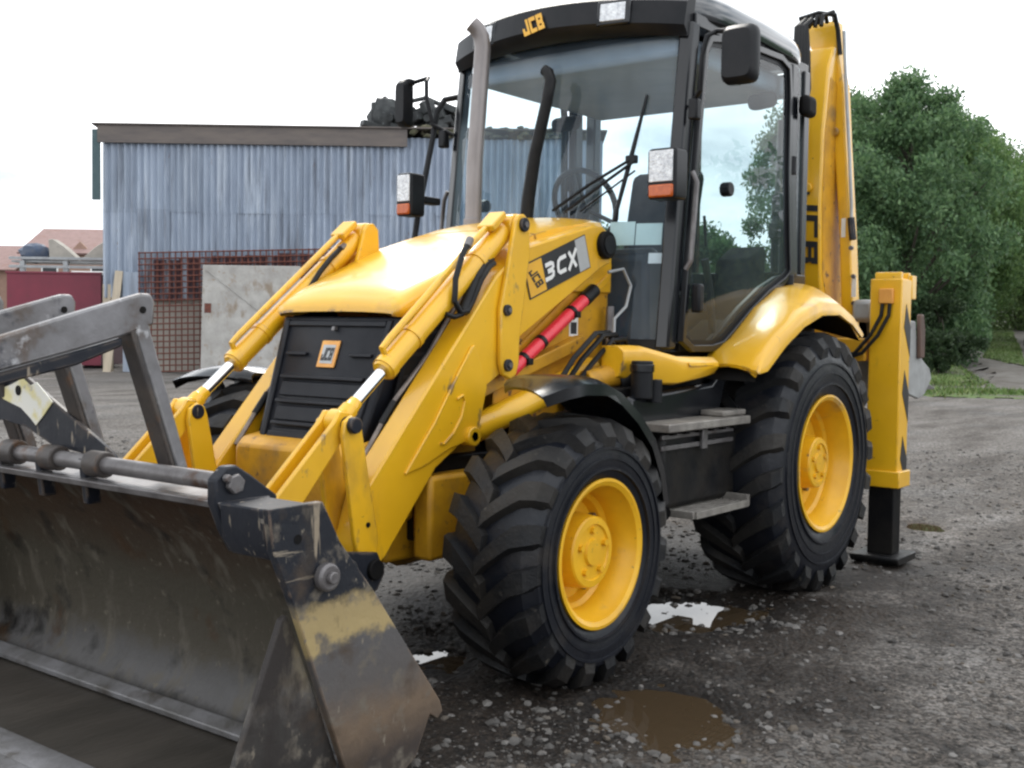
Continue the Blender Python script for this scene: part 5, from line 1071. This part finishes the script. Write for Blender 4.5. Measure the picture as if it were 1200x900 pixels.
for s in SIDES:
    sp_ = [(3.893, .893), (3.697, .894), (3.63, .772), (3.498, .615), (3.19, .205), (3.175, .165), (3.20, .145), (3.235, .17), (3.255, .135), (3.30, .05), (3.36, .02), (3.56, .02), (3.60, .10), (3.80, .61), (3.876, .775)]
    sd_ = MB().prism(sp_, *Y(s, 1.09, 1.118)).build('side_plate', M['sideplate'], bucket, .004)
    MB().prism([(3.795, .585), (3.815, .575), (3.99, .17), (4.03, .072), (3.62, .072), (3.60, .11), (3.70, .36)], *Y(s, 1.060, 1.082)).build('inner_cheek', M['innerplate'], bucket, .004)
    p_ = MB().cyl((3.695, s*1.1185, .683), (3.695, s*1.150, .683), .040, 24).build('pivot_pin', M['steel'], sd_, .008)
    MB().cyl((3.695, s*1.1505, .683), (3.695, s*1.166, .683), .018, 12).build('pin_core', M['steel'], p_, .003)
    MB().cyl((3.79, s*1.1175, .80), (3.79, s*1.1195, .80), .014, 12).build('bolt_hole', M['dark'], sd_)
    MB().cyl((3.57, s*1.065, .66), (3.57, s*1.088, .66), .05, 16).build('rubber_stop', M['hose'], bucket, .006)
    tb = MB().prism([(3.885, .890), (3.72, .889), (3.70, .80), (3.84, .74), (3.875, .79)], *Y(s, .90, 1.0885)).build('top_beam', M['navy'], bucket, .006)
    hb_ = MB().prism([(3.845, .985), (3.81, .985), (3.76, .955), (3.66, .885), (3.69, .78), (3.76, .73), (3.81, .735), (3.85, .80), (3.885, .88), (3.885, .95)], *Y(s, .845, .885)).build('rod_bracket', M['navy'], bucket, .006)
    for dx, dz, r in ((0, 0, .030), (.028, .018, .012)):
        MB().cyl((3.825+dx, s*.886, .935+dz), (3.825+dx, s*.906, .935+dz), r, 6 if r > .02 else 10).build('bolt', M['steel'], hb_, .004)
    # hinge lugs on the back of the bucket
    for y in (.36, .53): MB().prism([(3.50, .70), (3.36, .70), (3.30, .62), (2.90, .56), (2.86, .48), (2.90, .42), (3.44, .25)], *Y(s, y, y+.028) if y > .5 else Y(s, y-.03, y-.004)).build('hinge_lug', M['navy'], bucket, .006)
    MB().cyl((2.92, s*.33, .50), (2.92, s*.575, .50), .038, 18).build('hinge_pin', M['dark'], bucket, .004)
MB().prism([(3.878, .887), (3.70, .888), (3.70, .868), (3.87, .866)], -.899, .899).build('top_edge', M['steel'], bucket, .003)
MB().cyl((3.825, -.884, .935), (3.825, .844, .935), .0265, 20).build('fork_rod', M['steel'], bucket)
for y in (.545-.33, -.05, .0-.30, -.55):
    MB().cyl((3.825, y-.035, .935), (3.825, y+.05, .935), .042, 18).build('rod_collar', M['forkdark'], bucket, .005)
    MB().prism([(3.85, .95), (3.80, .95), (3.78, .80), (3.83, .80)], y-.075, y-.045).build('rod_lug', M['navy'], bucket, .005)
# raised guard plate in the middle of the bucket top
gp = poly_quad([(3.79, .265, .94), (3.79, -.11, .968), (3.79, -.28, 1.02), (3.79, -.45, 1.035), (3.79, -.9, .95), (3.79, -.9, 1.0), (3.79, -.62, 1.205), (3.79, -.30, 1.205), (3.79, .235, .972)], .018, (-1, 0, 0)).build('guard_plate', M['navy'], bucket, .004)
pq = [(-.36, 1.165), (-.29, 1.188), (-.24, 1.165), (-.20, 1.178), (-.10, 1.115), (-.155, 1.068), (-.205, 1.03), (-.235, 1.05), (-.30, 1.085), (-.41, 1.108), (-.46, 1.13), (-.42, 1.15)]
pt_ = poly_quad([(3.7905, y, z) for y, z in pq], .003, (1, 0, 0)).build('peeling_patch', mat('cream_paint', (.74, .66, .33), (.80, .78, .70), 9, .6, lo=.45, hi=.55, spots=[((.5, .45, .35), 14, .62, .05)]), gp, smooth=0)
MB().cyl((3.785, -.315, 1.145), (3.796, -.315, 1.145), .018, 12).build('bolt_hole', M['dark'], pt_)
# folded-back pallet forks
for yc in (.46, .03, -.42):
    blade = [(3.795, 1.38), (3.79, 1.45), (3.805, 1.475), (3.84, 1.475), (4.05, 1.415), (4.28, 1.345), (4.70, 1.215), (5.0, 1.12), (5.0, 1.09), (4.70, 1.14), (4.28, 1.248), (4.05, 1.305), (3.90, 1.345)]
    fk = MB().prism(blade, yc-.018, yc+.012).build('pallet_fork', M['fork'], bucket, .008, label='folded grey pallet fork nearest the loader arm' if yc > .4 else None)
    MB().prism([(3.90, 1.341), (4.05, 1.301), (4.28, 1.244), (4.70, 1.136), (4.70, 1.105), (4.28, 1.21), (4.05, 1.26), (3.90, 1.315)], yc-.07, yc+.006).build('fork_flange', M['navy'], fk, .006)
    MB().prism([(3.815, 1.39), (3.86, 1.365), (3.71, .93), (3.668, .93)], yc-.012, yc+.012).build('fork_leg', M['fork'], fk, .006)
    MB().prism([(3.86, 1.365), (3.878, 1.362), (3.73, .93), (3.712, .93)], yc-.06, yc+.012).build('leg_flange', M['forkdark'], fk, .005)
    MB().cyl((3.835, yc+.0125, 1.425), (3.835, yc+.0145, 1.425), .011, 12).build('pin_hole', M['dark'], fk)
